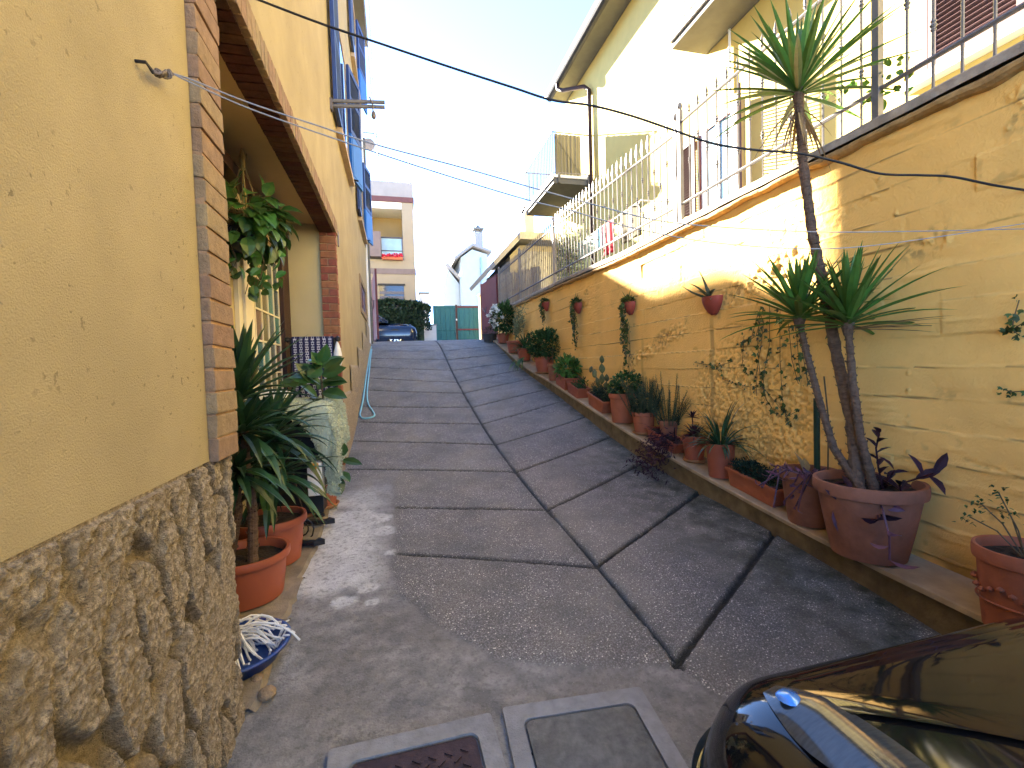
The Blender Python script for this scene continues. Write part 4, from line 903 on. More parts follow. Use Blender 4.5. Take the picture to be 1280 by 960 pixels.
# --- medium pot with green pole and trailing purple plant
p = on_ledge(1012, 2.50); r = span(p, 78)/2/1.18
t = potted('potted_trailer', 'pot holding a green stake and trailing pink-purple stems, beside the yucca pot', 'potted plant', p, r, span(p, 66), 'terra_old', taper=.7, group=GP)
pb = Vector(p) + Vector((0,0,span(p,66)*.9)); pm = Vector(p)
m = MB(); m.tube([pb + Vector((.05,-.01,-.1)), pb + Vector((.06,.0,.48))], .018, 10); m.build('stake', 'greenpole', t)
m = MB(); m.tube([pb + Vector((.03,-.10,-.05)), pb + Vector((.05,-.09,.35)), pb + Vector((.04,-.07,.62))], .005, 6); m.build('twig', 'stem', t)
m = MB(); ms = MB()
for i in range(9):
    a = rng.uniform(2.2, 4.4); q = pb + Vector((math.cos(a)*.06, math.sin(a)*.06, 0)); e = pb + Vector((math.cos(a)*r*1.05, math.sin(a)*r*1.05, .05)); f = e + Vector((-.08*rng.random(), rng.uniform(-.05,.18), -rng.uniform(.05,.26)))
    purple_stem([q, e, f], 8, .06, .018)
m.build('trailing_foliage', 'pink', t); ms.build('stems', 'pink', t)
m = MB(); m.blade(pb + Vector((.02,.06,0)), dirv(2.0, 1.2), .14, .06, .2); m.blade(pb + Vector((.03,.05,0)), dirv(1.0, 1.1), .10, .05, .2); m.build('dry_leaf', 'dry', t)

# --- rectangular planter with ground cover
p = on_ledge(948, 2.52); yl = on_ledge(916, 2.52).y; yr_ = on_ledge(980, 2.52).y; hl = abs(yl - yr_)/2*.97
t = potted('box_planter', 'long terracotta box planter with low dark ground cover, left of the green stake', 'planter', p, .1, .135, 'terra', rz=math.pi/2 - math.atan(-.24)*0, group=GP, potname='box', square=(hl, .085))
t.rotation_euler = (0, math.atan2(ledge(yl) - ledge(yr_), yl - yr_)*-1, math.pi/2)
m = MB()
for i in range(1700):
    u = rng.uniform(-1,1); v = rng.uniform(-1,1); hgt = .11*(.4 + fbm(u*3 + 9, v*2, 211, 3))*(1 - .5*v*v)
    m.leaf2((u*hl*.97, v*.085, .11 + hgt*rng.uniform(.5,1.1)), rv(), rv(), .024, .010)
m.build('ground_cover', 'hedge', t, local=True)
# --- pot with long strap leaves
def strappot(xp, X, wpx, hpx, label, n, L, w, mt='plastic_pot', leafm='dracaena', saucer=False, tape=.80, el0=.2, dr=1.5):
    p = on_ledge(xp, X); r = span(p, wpx)/2/1.1; h = span(p, hpx); t = potted('potted_spider_plant', label, 'potted plant', p, r, h, mt, saucer=saucer, taper=tape, rim=False, group=GP); m = MB()
    for i in range(n):
        a = i*2.4 + rng.uniform(-.3,.3); m.blade((.03*math.cos(a), .03*math.sin(a), h*.9), dirv(a, rng.uniform(el0, 1.45)), L*rng.uniform(.6,1.1), w*rng.uniform(.7,1.15), dr*rng.uniform(.6,1.3), .2, 8)
    m.build('strap_leaves', leafm, t, local=True); return t
strappot(901, 2.50, 38, 42, 'smooth orange pot of long arching strap leaves, left of the box planter', 70, .40, .022)
# the pot with dark purple rosette
p = on_ledge(868, 2.52); t = potted('potted_purple_rosette', 'small red pot with dark purple leaves on a saucer, left of the strap-leaf pot', 'potted plant', p, span(p, 32)/2/1.1, span(p, 32), 'plastic_pot', saucer=True, rim=False, group=GP); m = MB(); h = span(p, 32)
rosette(m, (0,0,h*.95), 26, .15, .026, .0, 1.3, .6); rosette(m, (.02,.05,h*.95 + .16), 14, .09, .022, -.1, 1.2, .3); m.tube([(0,0,h*.9),(.02,.05,h+.16)], .006, 6)
for i in range(24): a = rng.uniform(0,6.28); m.blade((0,0,h*.9), dirv(a, rng.uniform(.3,1.1)), rng.uniform(.14,.24), .012, 1.6, .2, 6)
m.build('purple_leaves', 'purple', t, local=True)
# the trailing purple plant that spills over the ledge, in a red box
p = on_ledge(833, 2.52); t = potted('purple_heart_planter', 'low red box planter with dark purple plants spilling over the ledge onto the ramp', 'planter', p, .1, .11, 'plastic_pot', group=GP, potname='box', square=(.25, .075)); t.rotation_euler = (0, -.20, math.pi/2)
m = MB()
for i in range(620):
    a = rng.random()**.8; q = Vector((-.08 - .26*a + rng.gauss(0,.04), -.16 + rng.gauss(0,.16)*(.4 + .6*a), .10 - .30*a*a + rng.gauss(0,.035))) ; m.leaf2(Vector(p) + q, rv() + Vector((-.5,0,-.2)), rv(), rng.uniform(.03,.065), .014)
for i in range(30): m.blade(Vector(p) + Vector((rng.uniform(-.06,.03), rng.uniform(-.22,.2), .08)), dirv(rng.uniform(2.2,4.2), rng.uniform(.2,1.2)), rng.uniform(.14,.28), .014, 1.4, .2, 6)
m.v = [tuple(Vector(v)) for v in m.v]
o = m.build('purple_foliage', 'purple', None); o.parent = t; o.matrix_parent_inverse = (Matrix.Translation(t.location) @ t.rotation_euler.to_matrix().to_4x4()).inverted()
# --- rosemary pot
p = on_ledge(805, 2.52); h = span(p, 27); t = potted('potted_rosemary', 'terracotta pot on a saucer with a dark upright rosemary bush', 'potted plant', p, span(p, 32)/2/1.08, h, 'terra', saucer=True, group=GP)
m = MB(); spikes(m, (0,0,h*.8), .13, 70, .42, .026, .006, .55, 60); m.build('rosemary', 'grey_leaf', t, local=True)
m = MB(); bushy(m, (0,0,h + .09), .15, .15, .12, 900, .03, .011, .2); m.build('dense_leaves', 'hedge', t, local=True)
# --- sprawling sparse rosemary behind it
p = on_ledge(836, 2.60); h = span(p, 28); t = potted('potted_savory', 'small brown pot behind, with sparse spreading grey twigs against the wall', 'potted plant', p, span(p, 26)/2/1.08, h, 'terra_old', group=GP)
m = MB(); spikes(m, (0,0,h*.8), .10, 46, .55, .03, .006, 1.25, 60); m.build('twigs', 'grey_leaf', t, local=True)
# --- jade plant in a rimmed pot
p = on_ledge(779, 2.50); h = span(p, 36); t = potted('potted_jade', 'rimmed terracotta pot with a round-leaved glossy green succulent bush', 'potted plant', p, span(p, 36)/2/1.06, h, 'terra', taper=.78, group=GP)
m = MB(); bushy(m, (.03,-.05,h + .09), .17, .20, .16, 700, .042, .026, .3, True, .25, 3); m.build('succulent_leaves', 'bush', t, local=True)
m = MB(); bushy(m, (-.02,.14,h + .05), .10, .09, .09, 160, .04, .026, .3, True, .2, 4); m.build('rim_leaves', 'bright', t, local=True)
# --- box with cactus
p = on_ledge(752, 2.50); t = potted('cactus_planter', 'terracotta box planter with dark ground cover and a prickly pear cactus', 'planter', p, .1, .16, 'terra', group=GP, potname='box', square=(.23, .10)); t.rotation_euler = (0, -.23, math.pi/2)
m = MB()
for i in range(900): m.leaf2((rng.uniform(-.22,.22), rng.uniform(-.09,.09), .15 + .12*rng.random()*(.5 + rng.random())), rv(), rv(), .028, .012)
m.build('ground_cover', 'hedge', t, local=True)
m = MB()
def pad(c, d, L, w, face=Vector((-1,-.4,0))):
    d = Vector(d).normalized(); f = (Vector(face) - d*Vector(face).dot(d)).normalized(); s = d.cross(f); c = Vector(c); V = []; n = 12; k = 7
    for i in range(k + 1):
        u = i/k; rr = math.sin(math.pi*min(.999, .04 + .96*u)**.9); o = c + d*L*u
        for j in range(n): a = 2*math.pi*j/n; V.append(o + s*math.cos(a)*w*.5*rr + f*math.sin(a)*w*.16*rr)
    F = [(i*n+j, i*n+(j+1)%n, (i+1)*n+(j+1)%n, (i+1)*n+j) for i in range(k) for j in range(n)]; m.add(V, F); return c + d*L*.96
pv = Vector(p) + Vector((.02, .05, .15))
dsp = lambda a, b: Vector((0, -a*.95, b))     # a = to the right in the picture, b = up
for chain in (((-.0,.02),[(-.25,1,.13,.07),(-.75,1,.13,.08),(-1.0,.9,.14,.08),(-1.3,.35,.10,.09)]), ((.0,.02),[(.3,1,.15,.08),(.25,1,.15,.09),(.1,1,.13,.10),(.35,1,.11,.08)]), ((.06,0),[(.9,.9,.13,.08),(.5,1,.12,.09),(.2,1,.10,.08)]), ((.10,0),[(1.3,.7,.13,.07),(1,1,.12,.07),(1.0,1.1,.10,.06)]), ((-.04,0),[(-.9,.5,.12,.07),(-.6,.8,.10,.07)]), ((-.05,.1),[(-.7,1.2,.20,.05),(-.35,1.0,.09,.06)])):
    (oa, ob_), segs = chain; c = pv + dsp(oa, ob_)
    for a, b, L, w in segs: c = pad(c, dsp(a, b) + Vector((-.1*rng.random(),0,0)), L, w, Vector((-1, -.5, .1)))
o = m.build('cactus', 'cactus', None, smooth=True); o.parent = t; o.matrix_parent_inverse = (Matrix.Translation(t.location) @ t.rotation_euler.to_matrix().to_4x4()).inverted()
# --- empty small box
p = on_ledge(722, 2.48); t = potted('box_planter', 'low red box planter with few stems, between the cactus and the bright shrub', 'planter', p, .1, .15, 'plastic_pot', group=GP, potname='box', square=(.20, .09)); t.rotation_euler = (0, -.24, math.pi/2)
m = MB()
for i in range(140): m.leaf2((rng.uniform(-.2,.02), rng.uniform(-.08,.08), .13 + .12*rng.random()), rv(), rv(), .05, .02)
m.build('sprouts', 'bush', t, local=True)
# --- bright green bush in a wide box
p = on_ledge(709, 2.52); t = potted('potted_laurel', 'wide terracotta planter with a bright green shrub', 'planter', p, .1, .19, 'plastic_pot', group=GP, potname='box', square=(.22, .13)); t.rotation_euler = (0, -.24, math.pi/2)
m = MB(); bushy(m, (0,0,.30), .22, .20, .15, 420, .085, .038, .25, True, .2, 6); m.build('leaves', 'bright', t, local=True)
# --- small empty pot
p = on_ledge(693, 2.47); t = potted('flower_pot', 'small pale rimmed terracotta pot with a bare stem, left of the bright green shrub', 'potted plant', p, span(p, 17)/2, span(p, 21), 'terra_old', group=GP); m = MB(); m.tube([(0,0,.2),(-.02,.02,.42),(.0,.05,.55)], .006, 5); m.build('bare_stem', 'stem', t, local=True)
# --- round dark bush
p = on_ledge(681, 2.54); h = span(p, 20); t = potted('potted_bush', 'red pot with the biggest round dark green bush on the ledge', 'potted plant', p, span(p, 26)/2, h, 'plastic_pot', saucer=True, group=GP); m = MB(); bushy(m, (.02,-.05,h + .22), .34, .42, .27, 2300, .07, .032, .35, False, .22, 8); m.build('foliage', 'bush', t, local=True)
# --- spiky plant
p = on_ledge(656, 2.52); h = span(p, 15); t = potted('potted_spiky_plant', 'small red pot with green spiky leaves hanging over the ledge', 'potted plant', p, span(p, 19)/2, h, 'plastic_pot', group=GP); m = MB()
for i in range(60): m.blade((0,0,h), dirv(rng.uniform(0,6.28), rng.uniform(.1,1.3)), rng.uniform(.25,.48), .028, 1.2, .2, 6)
m.build('leaves', 'bush', t, local=True)
m = MB()
for i in range(7): m.blade((-.15 + .05*rng.random(), -.5 + .3*rng.random(), .06), dirv(rng.uniform(3.4,4.4), -.3), .45, .03, 1.0, .2, 6)
m.build('drooping_leaves', 'bright', t, local=True)
# --- pale flowering plant
p = on_ledge(644, 2.52); h = span(p, 15); t = potted('potted_silver_plant', 'rimmed red pot with wispy pale silver-green twigs by the wall', 'potted plant', p, span(p, 22)/2, h, 'plastic_pot', group=GP); m = MB()
for i in range(26):
    a = rng.uniform(-1.6, 1.6); e = Vector((rng.uniform(-.05,.1), -.35 + rng.gauss(0,.24), h + rng.uniform(.3,.75))); q = Vector((0,-.03,h)); m.tube([q, q.lerp(e,.5) + Vector((0,0,.08)), e], .004, 4, False)
    for k in range(26): m.leaf2(q.lerp(e, .3 + .7*rng.random()) + rv(.05), rv() + Vector((0,0,.4)), rv(), .06, .02)
m.build('pale_twigs', 'pale', t, local=True)
# --- white oleander
p = on_ledge(629, 2.52); h = span(p, 12); t = potted('potted_white_flowers', 'red pot with a dark shrub covered in white flowers near the maroon gate', 'potted plant', p, span(p, 17)/2, h, 'plastic_pot', group=GP); m = MB(); bushy(m, (.0,-.20,h + .34), .30, .46, .36, 1100, .13, .04, .3, False, .25, 11); m.build('foliage', 'bush', t, local=True)
m = MB()
for i in range(34):
    c = Vector((-.24 + rng.gauss(0,.05), -.15 + rng.gauss(0,.22), h + .42 + rng.gauss(0,.14)))
    for k in range(14): m.leaf2(c, rv(), rv(), .06, .04)
m.build('white_blossoms', 'flower', t, local=True)
# --- dark pot at the top
p = Vector((2.33, 11.35, float(zg(2.33, 11.35)))); h = .20; t = potted('flower_pot', 'dark grey bowl planter standing on the ramp at the foot of the maroon gate', 'potted plant', p, .20, h, 'asphalt', group=GP); m = MB(); bushy(m, (0,0,h + .06), .16, .16, .12, 160, .07, .02, .2); m.build('foliage', 'hedge', t, local=True)
# --- right-edge pot
p = on_ledge(1282, 2.42); r = span(p, 128)/2/1.3
t = potted('potted_seedling', 'bright terracotta pot with embossed garland and a thin sprig, at the right by the car', 'potted plant', p, r, span(p, 104), 'terra', taper=.78, group=GP)
h = span(p, 104); m = MB()
for i in range(26): a = i/26*2*math.pi; m.lathe([(.001,-.012),(.012,-.004),(.012,.004),(.001,.012)], 6, (r*.93*math.cos(a), r*.93*math.sin(a), h*.52 + .016*math.cos(a*6)))
pr = MB(); pr.tube([(r*.885*math.cos(a), r*.885*math.sin(a), h*.36) for a in np.linspace(0, 2*math.pi, 40)], .005, 6, False)
m.build('garland', 'terra', t, local=True, smooth=True); pr.build('band', 'terra', t, local=True, smooth=True)
m = MB(); ls = MB()
for e in ((-.02,.14,.20),(.02,.10,.25),(.0,.05,.17),(-.03,.17,.13)):
    q = Vector((0,0,h*.85)); e = q + Vector(e); ls.tube([q, q.lerp(e,.5) + Vector((0,0,.03)), e], .0028, 5, False)
    for k in range(16): m.leaf2(e + rv(.035), rv(), Vector((0,0,1)) + rv(.3), .022, .013)
m.build('sprig_leaves', 'bush', t, local=True); ls.build('sprig_stems', 'stem', t, local=True)

# --- wall pots: half bowls fixed to the wall
def wall_pot(xp, yp, wpx, label, kind):
    q = Vector(onx(xp, yp, XR - .02)); r = span(q, wpx)/2/1.05
    t = thing('wall_pot', label, 'wall planter', q, 0, 'red half-bowl pots on the wall'); n = 18; m = MB(); P = []
    for k in range(9):
        u = k/8; rr = r*(math.cos(u*math.pi/2*.93)**.62); z = -u*r*1.45
        P.append([(-rr*math.sin(a)*.92, rr*math.cos(a), z) for a in np.linspace(0, math.pi, n)])
    m.grid(P); P2 = [[(x*.9, y*.9, z) for x, y, z in P[0]], [(x*.88, y*.88, -.03) for x, y, z in P[0]]]; m.grid([P[0], P2[0]]); m.grid([P2[0], P2[1]])
    m.add([(-r*.88*math.sin(a), r*.88*math.cos(a), -.03) for a in np.linspace(0, math.pi, n)], [tuple(range(n))])
    m.build('bowl', 'red_pot', t, smooth=True, local=True); m = MB(); ls = MB()
    if kind == 'aloe':
        for a, el, L in ((1.9,.35,.34),(2.2,.95,.26),(2.6,1.35,.30),(3.4,1.25,.20),(3.9,.5,.16),(4.4,.6,.20),(4.2,.1,.14),(1.6,.8,.2)): m.blade((-r*.4, .02, -.02), dirv(a, el), L*.92, .045, -.5 if el < .5 and L > .3 else .6, .45, 7, wmax=.2)
        m.build('aloe_leaves', 'agave', t, local=True)
    else:
        bushy(m, (-r*.5, .0, .02), r*.6, r*1.05, r*.45, 260, .034, .022, .2)
        L = kind
        for i in range(int(9)):
            y0 = rng.uniform(-.3, 1.0)*r; l = L*rng.uniform(.45, 1.0); pts = [(-r*.6, y0*.7, .02), (-r*.98, y0, -.04)] + [(-r*.95 + .05*k*.2, y0 + rng.uniform(-.02,.02)*k, -.04 - l*k/5) for k in range(1, 6)]
            strand(m, lambda mm, q_: ivyleaf(mm, q_, .034), pts, .03, int(l*75) + 8, .018, ls)
        for i in range(5): m.blade((-r*.4, rng.uniform(-.4,.4)*r, .02), dirv(rng.uniform(0,6.28), 1.2), rng.uniform(.08,.18), .012, .3, .3, 5)
        m.build('trailing_ivy', 'ivy', t, local=True); ls.build('ivy_stems', 'stem', t, local=True)
wall_pot(893, 371, 33, 'red half-bowl pot on the sunlit patch of wall, with pointed aloe leaves', 'aloe')
wall_pot(789, 378, 23, 'red half-bowl wall pot with the longest, thickest ivy trail', .72)
wall_pot(724, 379, 19, 'red half-bowl wall pot with a long thin ivy trail', .62)
wall_pot(684, 378, 16, 'smallest and farthest half-bowl wall pot with short trailing leaves', .36)
# --- ivy growing on the wall itself
def wall_ivy(label, strands, L, n, offset=.015):
    q0 = Vector(onx(*strands[0][0], XR)); t = thing('wall_ivy', label, 'ivy', q0, 0, 'ivy on the yellow wall'); m = MB(); ls = MB()
    for s in strands:
        pts = [onx(x, y, XR - offset - .02*rng.random()) for x, y in s]; ln = sum((Vector(pts[i+1]) - Vector(pts[i])).length for i in range(len(pts)-1))
        strand(m, lambda mm, q: ivyleaf(mm, q, L), pts, L, int(ln*n) + 3, .022, ls, .0022)
    m.build('ivy_leaves', 'ivy', t); ls.build('ivy_stems', 'stem', t)
wall_ivy('ivy strands hanging behind the yucca down to the green stake', [[(950,385),(947,430),(950,470),(958,500),(965,510)],[(962,380),(962,430),(956,460),(954,480)],[(985,400),(990,450),(998,480)],[(975,385),(975,450),(978,500),(985,530)],[(1000,410),(1003,440),(1010,480)],[(948,390),(940,420),(925,432)],[(950,480),(975,510),(985,520),(1000,512)],[(955,400),(950,440),(945,470),(946,495)],[(992,395),(996,420),(1000,470)]], .036, 24)
wall_ivy('thin ivy runners creeping across the wall left of the yucca', [[(868,453),(885,456),(900,457),(915,452)],[(900,460),(905,475),(922,480),(938,484)],[(930,420),(928,455),(935,470)],[(955,385),(945,420),(925,432)],[(895,455),(890,462)]], .026, 48)
wall_ivy('tuft of bluish leaves on a hanging twig at the right edge of the wall', [[(1274,375),(1268,395),(1265,412),(1275,420)],[(1265,412),(1285,400)]], .030, 60)
wall_ivy('short feathery sprig low on the wall above the right-edge pot', [[(1252,486),(1265,490),(1290,488)]], .026, 60)
# --- weed by the fence foot and shrub behind the fence
t = thing('fence_weed', 'bright green climbing weed at the foot of the near fence', 'plant', (2.76, 2.3, copz(2)), 0); m = MB(); ls = MB()
for s in ([(1035,130),(1065,115),(1090,105),(1110,70)],[(1075,140),(1090,112),(1105,95)],[(1110,110),(1120,80),(1140,90)],[(1095,128),(1105,118)],[(1125,118),(1128,100)],[(1040,120),(1058,112),(1068,108)]):
    pts = [onx(x, y, 2.77) for x, y in s]; strand(m, lambda mm, q: mm.leaf(q, rv() + Vector((-.3,0,.3)), rv() + Vector((-1,0,0)), rng.uniform(.03,.055), .03), pts, .04, 9, .03, ls)
m.build('leaves', 'bright', t); ls.build('stems', 'stem', t)
q = Vector(onx(711, 345, 3.15)); t = thing('terrace_shrub', 'pale flecked shrub standing behind the fence near the laundry', 'shrub', (q.x, q.y, 2.7)); m = MB()
bushy(m, (q.x, q.y, 3.45), .28, .34, .75, 1500, .075, .035, .2, False, .3, 14); m.build('foliage', 'pale', t); m = MB(); m.tube([(q.x, q.y, 2.7), (q.x, q.y, 3.9)], .03, 8); m.build('stem', 'stem', t)
# ================================================================== LEFT SIDE: LOGGIA THINGS
def gp(x, y): return Vector(G(x, y))
# two dracaena pots
p1 = Vector((-.80, 2.62, float(zg(XL, 2.62)) + .018)); h1 = .235
d1 = potted('potted_dracaena', 'nearest red-brown pot behind the stone corner, two bare trunks under long dark strap leaves', 'potted plant', p1, .215, h1, 'plastic_pot', taper=.80, soil_d=.2, group='leafy pots in front of the loggia')
p2 = Vector((-.78, 3.02, float(zg(XL, 3.02)) + .018)); h2 = .27
d2 = potted('potted_dracaena', 'second red-brown pot, half hidden behind the nearest one, with drooping strap leaves', 'potted plant', p2, .21, h2, 'plastic_pot', taper=.78, group='leafy pots in front of the loggia')
def at(x, y, Y): return Vector(ony(x, y, Y))
trunk([p1 + Vector((.04, -.02, .15)), at(316, 640, 2.62), at(308, 580, 2.62), at(304, 520, 2.62)], .024, .017, d1)
trunk([p1 + Vector((-.08, .0, .15)), at(298, 640, 2.62), at(296, 590, 2.62)], .02, .016, d1)
m = MB()
rosette(m, at(302, 500, 2.66), 44, .46, .056, .15, 1.5, .55, seg=8); rosette(m, at(304, 545, 2.62), 46, .43, .054, -.45, 1.0, 1.3, seg=8); rosette(m, at(298, 595, 2.60), 34, .36, .05, -.6, .8, 1.2, seg=8)
m.build('strap_leaves', 'dracaena', d1)
trunk([p2 + Vector((.02, 0, .2)), at(338, 600, 3.02), at(336, 560, 3.02)], .022, .016, d2)
m = MB(); rosette(m, at(338, 555, 3.02), 60, .50, .054, -.5, 1.3, 1.25, seg=8); rosette(m, at(344, 600, 2.98), 40, .42, .056, -.7, .8, 1.1, seg=8); m.build('strap_leaves', 'dracaena', d2)
m = MB(); m.leaf(at(330, 595, 2.86), Vector((.1,-.3,-1)), Vector((0.3,-1,0)), .24, .06); m.build('yellowing_leaf', 'bright', d2)
# rubber plant and the two small pots by the table
p3 = gp(405, 634); p3.z += .01
rb = potted('potted_rubber_plant', 'terracotta pot at the table foot with a rubber plant rising above the table', 'potted plant', p3, .125, .20, 'terra', saucer=True, group='leafy pots in front of the loggia')
m = MB(); st = [p3 + Vector((-.02,0,.16)), at(408, 560, p3.y), at(404, 500, p3.y), at(400, 455, p3.y)]; m.tube(st, [.012,.011,.009,.006], 8); m.tube([p3 + Vector((.05,0,.17)), at(422, 592, p3.y), at(428, 572, p3.y)], .006, 6); m.build('stems', 'stem', rb)
m = MB(); YY = p3.y
for (x0, y0), (x1, y1), w in (((402,470),(430,458),.10),((403,478),(432,475),.11),((402,490),(433,494),.12),((400,462),(392,440),.12),((400,455),(410,432),.10),((398,475),(362,470),.10),((396,482),(372,452),.10),((404,464),(428,447),.08),((398,470),(345,480),.10),((402,458),(385,470),.11),((427,575),(452,578),.07),((426,572),(432,556),.08),((424,590),(438,600),.08),((422,592),(412,616),.09),((424,594),(428,618),.07)):
    a, b = at(x0, y0, YY), at(x1, y1, YY - .08); d = b - a; m.leaf(a, d, Vector((.55,-.75,.45)), d.length, w*1.1, .14, .16)
for i in range(10): m.leaf(at(rng.uniform(395,404), rng.uniform(455,500), YY), dirv(rng.uniform(0,6.28), rng.uniform(-.2,.9)), Vector((.3,-.4,.8)), rng.uniform(.16,.24), .10, .14, .2)
m.build('rubber_leaves', 'ficus', rb)
p4 = gp(381, 645); p4.z += .01
q = potted('flower_pot', 'plain tall terracotta pot on a saucer, under the fleece-covered table', 'potted plant', p4, .115, .21, 'terra', saucer=True, rim=False, taper=.85, group='leafy pots in front of the loggia')
m = MB(); rosette(m, (0,0,.2), 14, .16, .02, .1, 1.2, 1.2); m.build('leaves', 'dracaena', q, local=True)
# table with fleece
tz = 1.30; tb = thing('side_table', 'dark open table under the pale fleece, with one white leg showing', 'table', (-.75, 3.9, .46))
m = MB(); m.bx(-1.02, -.54, 3.62, 4.38, tz - .05, tz); m.build('table_top', 'dwood', tb)
for x, y, mt in ((-.545, 4.36, 'whitebox'), (-.60, 3.70, 'black'), (-1.0, 3.70, 'black'), (-1.0, 4.33, 'black')):
    z0 = float(zg(x, y)) + .012; m = MB(); m.tube([(x, y, z0 + .03), (x, y, tz - .05)], .018, 8); l = m.build('leg', mt, tb); m = MB(); m.lathe([(.03,0),(.026,.03)], 10, (x, y, z0), close=True); m.build('foot', 'black', l)
m = MB(); m.bx(-1.02, -.57, 3.66, 4.30, .50, tz - .055); m.build('dark_void_box', 'black', tb)  # solid black box stands in for the shaded open space under the table
tl = thing('white_tray', 'white tray standing on the near end of the table among the leaves', 'tray', (-.8, 3.5, tz)); m = MB(); m.box((-.90, 3.72, tz + .058), (.22, .24, .02)); m.build('base', 'whitebox', tl); m = MB()
for dx, dy, sx, sy in ((-.17,0,.012,.25),(.17,0,.012,.25),(0,-.125,.208,.012),(0,.125,.208,.012)): m.box((-.90 + dx*.65, 3.72 + dy, tz + .095), (sx, sy, .05))
m.build('rim', 'whitebox', tl)
# the fleece: a draped sheet set with tufts
def hang(y): return float(np.interp(y, [3.6,3.75,3.95,4.15,4.3,4.42], [.50,.56,.50,.44,.40,.36]))
YN, XF_ = 3.60, -.51; NU, NV = 64, 76; P = np.zeros((NV, NU, 3))
def hangn(x): return float(np.interp(x, [-1.03,-.9,-.76,-.68,-.60,-.51], [.05,.06,.08,.13,.28,.50]))
for j in range(NV):
    t = -.66 + (.66 + .82)*j/(NV - 1)            # along Y; below zero it hangs over the near end
    for i in range(NU):
        s = -.52 + (.52 + .72)*i/(NU - 1)        # along X; above zero it hangs over the front
        bump = .020*(fbm(t*7 + 9, s*7, 301, 3) - .5); x, y, z = XF_ + s, YN + t, tz + .024 + bump + .04*max(0, fbm(t*3 + 5, s*4, 302, 2) - .4)
        dx = max(0, s); dy = max(0, -t); fx = min(dx, hang(y)); fy = min(dy, hangn(min(x, XF_)))
        if s > 0: x = XF_ + .03*min(1, fx/.05) + .035*math.sin(y*19)*min(1, fx*3) + bump
        if t < 0: y = YN - .03*min(1, fy/.05) - .03*math.sin(x*21)*min(1, fy*3) + bump
        z -= max(fx, fy) + .35*min(fx, fy) if (s > 0 and t < 0) else fx + fy
        P[j, i] = (x, y, z)
nu, nv = NU, NV
fl = thing('fleece_cover', 'pale green shaggy fleece draped over the table and hanging to a point in front', 'blanket', (-.8, 3.95, tz)); m = MB(); m.grid(P); m.build('cloth', 'fleece', fl, smooth=True)
m = MB()
for _ in range(12000):
    j = rng.uniform(6, nv - 1.01); i = rng.uniform(6, nu - 1.01); j0, i0 = int(j), int(i); a = P[j0, i0] + (P[j0+1, i0] - P[j0, i0])*(j - j0) + (P[j0, i0+1] - P[j0, i0])*(i - i0)
    n = np.cross(P[j0, i0+1] - P[j0, i0], P[j0+1, i0] - P[j0, i0]); n = Vector(n).normalized(); n = n if n.x + n.z - n.y > 0 else -n
    m.leaf2(Vector(a), n*.8 + rv(.8) + Vector((0,0,-.3)), rv(), rng.uniform(.014,.030), .008)
m.build('shaggy_pile', 'fleece', fl)
wb = thing('white_box', 'small white box with an orange knob under the hanging fleece', 'box', (-.58, 3.75, .62)); m = MB(); m.box((-.60, 3.58, .78), (.10, .10, .24)); m.build('body', 'whitebox', wb, bevel=.008); m = MB(); m.lathe([(.001,-.02),(.03,-.016),(.032,0),(.03,.016),(.001,.02)], 14, (-.60, 3.525, .88)); m.build('knob', 'yellowsp', wb)
# tall frame with the navy cloth
ya = 4.62; X0, X1 = ony(364, 430, ya)[0], ony(418, 430, ya)[0]; zt = ony(392, 424, ya)[2]
ch = thing('clothes_stand', 'tall dark frame in the loggia carrying the navy woven cloth', 'clothes stand', ((X0 + X1)/2, ya, .5)); m = MB(); m.tube([(X0 - .03, ya, zt), (X1 + .03, ya, zt)], .016, 8); m.lathe([(.001,-.03),(.025,-.015),(.025,.015),(.001,.03)], 10, (X0 - .03, ya, zt)); m.lathe([(.001,-.03),(.025,-.015),(.025,.015),(.001,.03)], 10, (X1 + .03, ya, zt)); m.build('top_rail', 'black', ch)
for x in (X0, X1): m = MB(); m.tube([(x, ya, .52), (x, ya, zt)], .016, 8); m.tube([(x, ya - .14, .515), (x, ya + .14, .52)], .016, 8); m.build('post', 'black', ch)
cl = thing('navy_cloth', 'navy blue woven cloth with rows of white dashes hung over the dark frame', 'cloth', ((X0 + X1)/2, ya, zt)); nu, nv = 30, 40; P = []; UV = []
for j in range(nv):
    s = -.22 + 1.0*j/(nv - 1); row = []
    for i in range(nu):
        u = i/(nu - 1); x = X0 + .01 + (X1 - X0 - .02)*u; f = .012*math.sin(u*17 + s*2)*min(1, abs(s)*4)
        row.append((x, ya - .024 + f if s > 0 else ya + .024 + f, zt + .022 - abs(s) if abs(s) > .02 else zt + .024)); UV.append((u, j/(nv - 1)*1.3))
    P.append(row)
m = MB(); m.grid(P); m.build('woven_cloth', 'navy', cl, smooth=True, uv=UV)
wg = thing('white_bag', 'white cloth bag hung at the right end of the dark frame', 'bag', (X1, ya, zt - .1)); m = MB(); P = [[(X1 + .025 + r_*math.cos(a)*.7, ya + r_*math.sin(a), zt - z_) for a in np.linspace(0, 2*math.pi, 14)] for z_, r_ in ((.02,.006),(.06,.03),(.14,.055),(.21,.06),(.26,.04),(.27,.002))]; m.grid(P); m.build('bag_cloth', 'mop', wg, smooth=True)
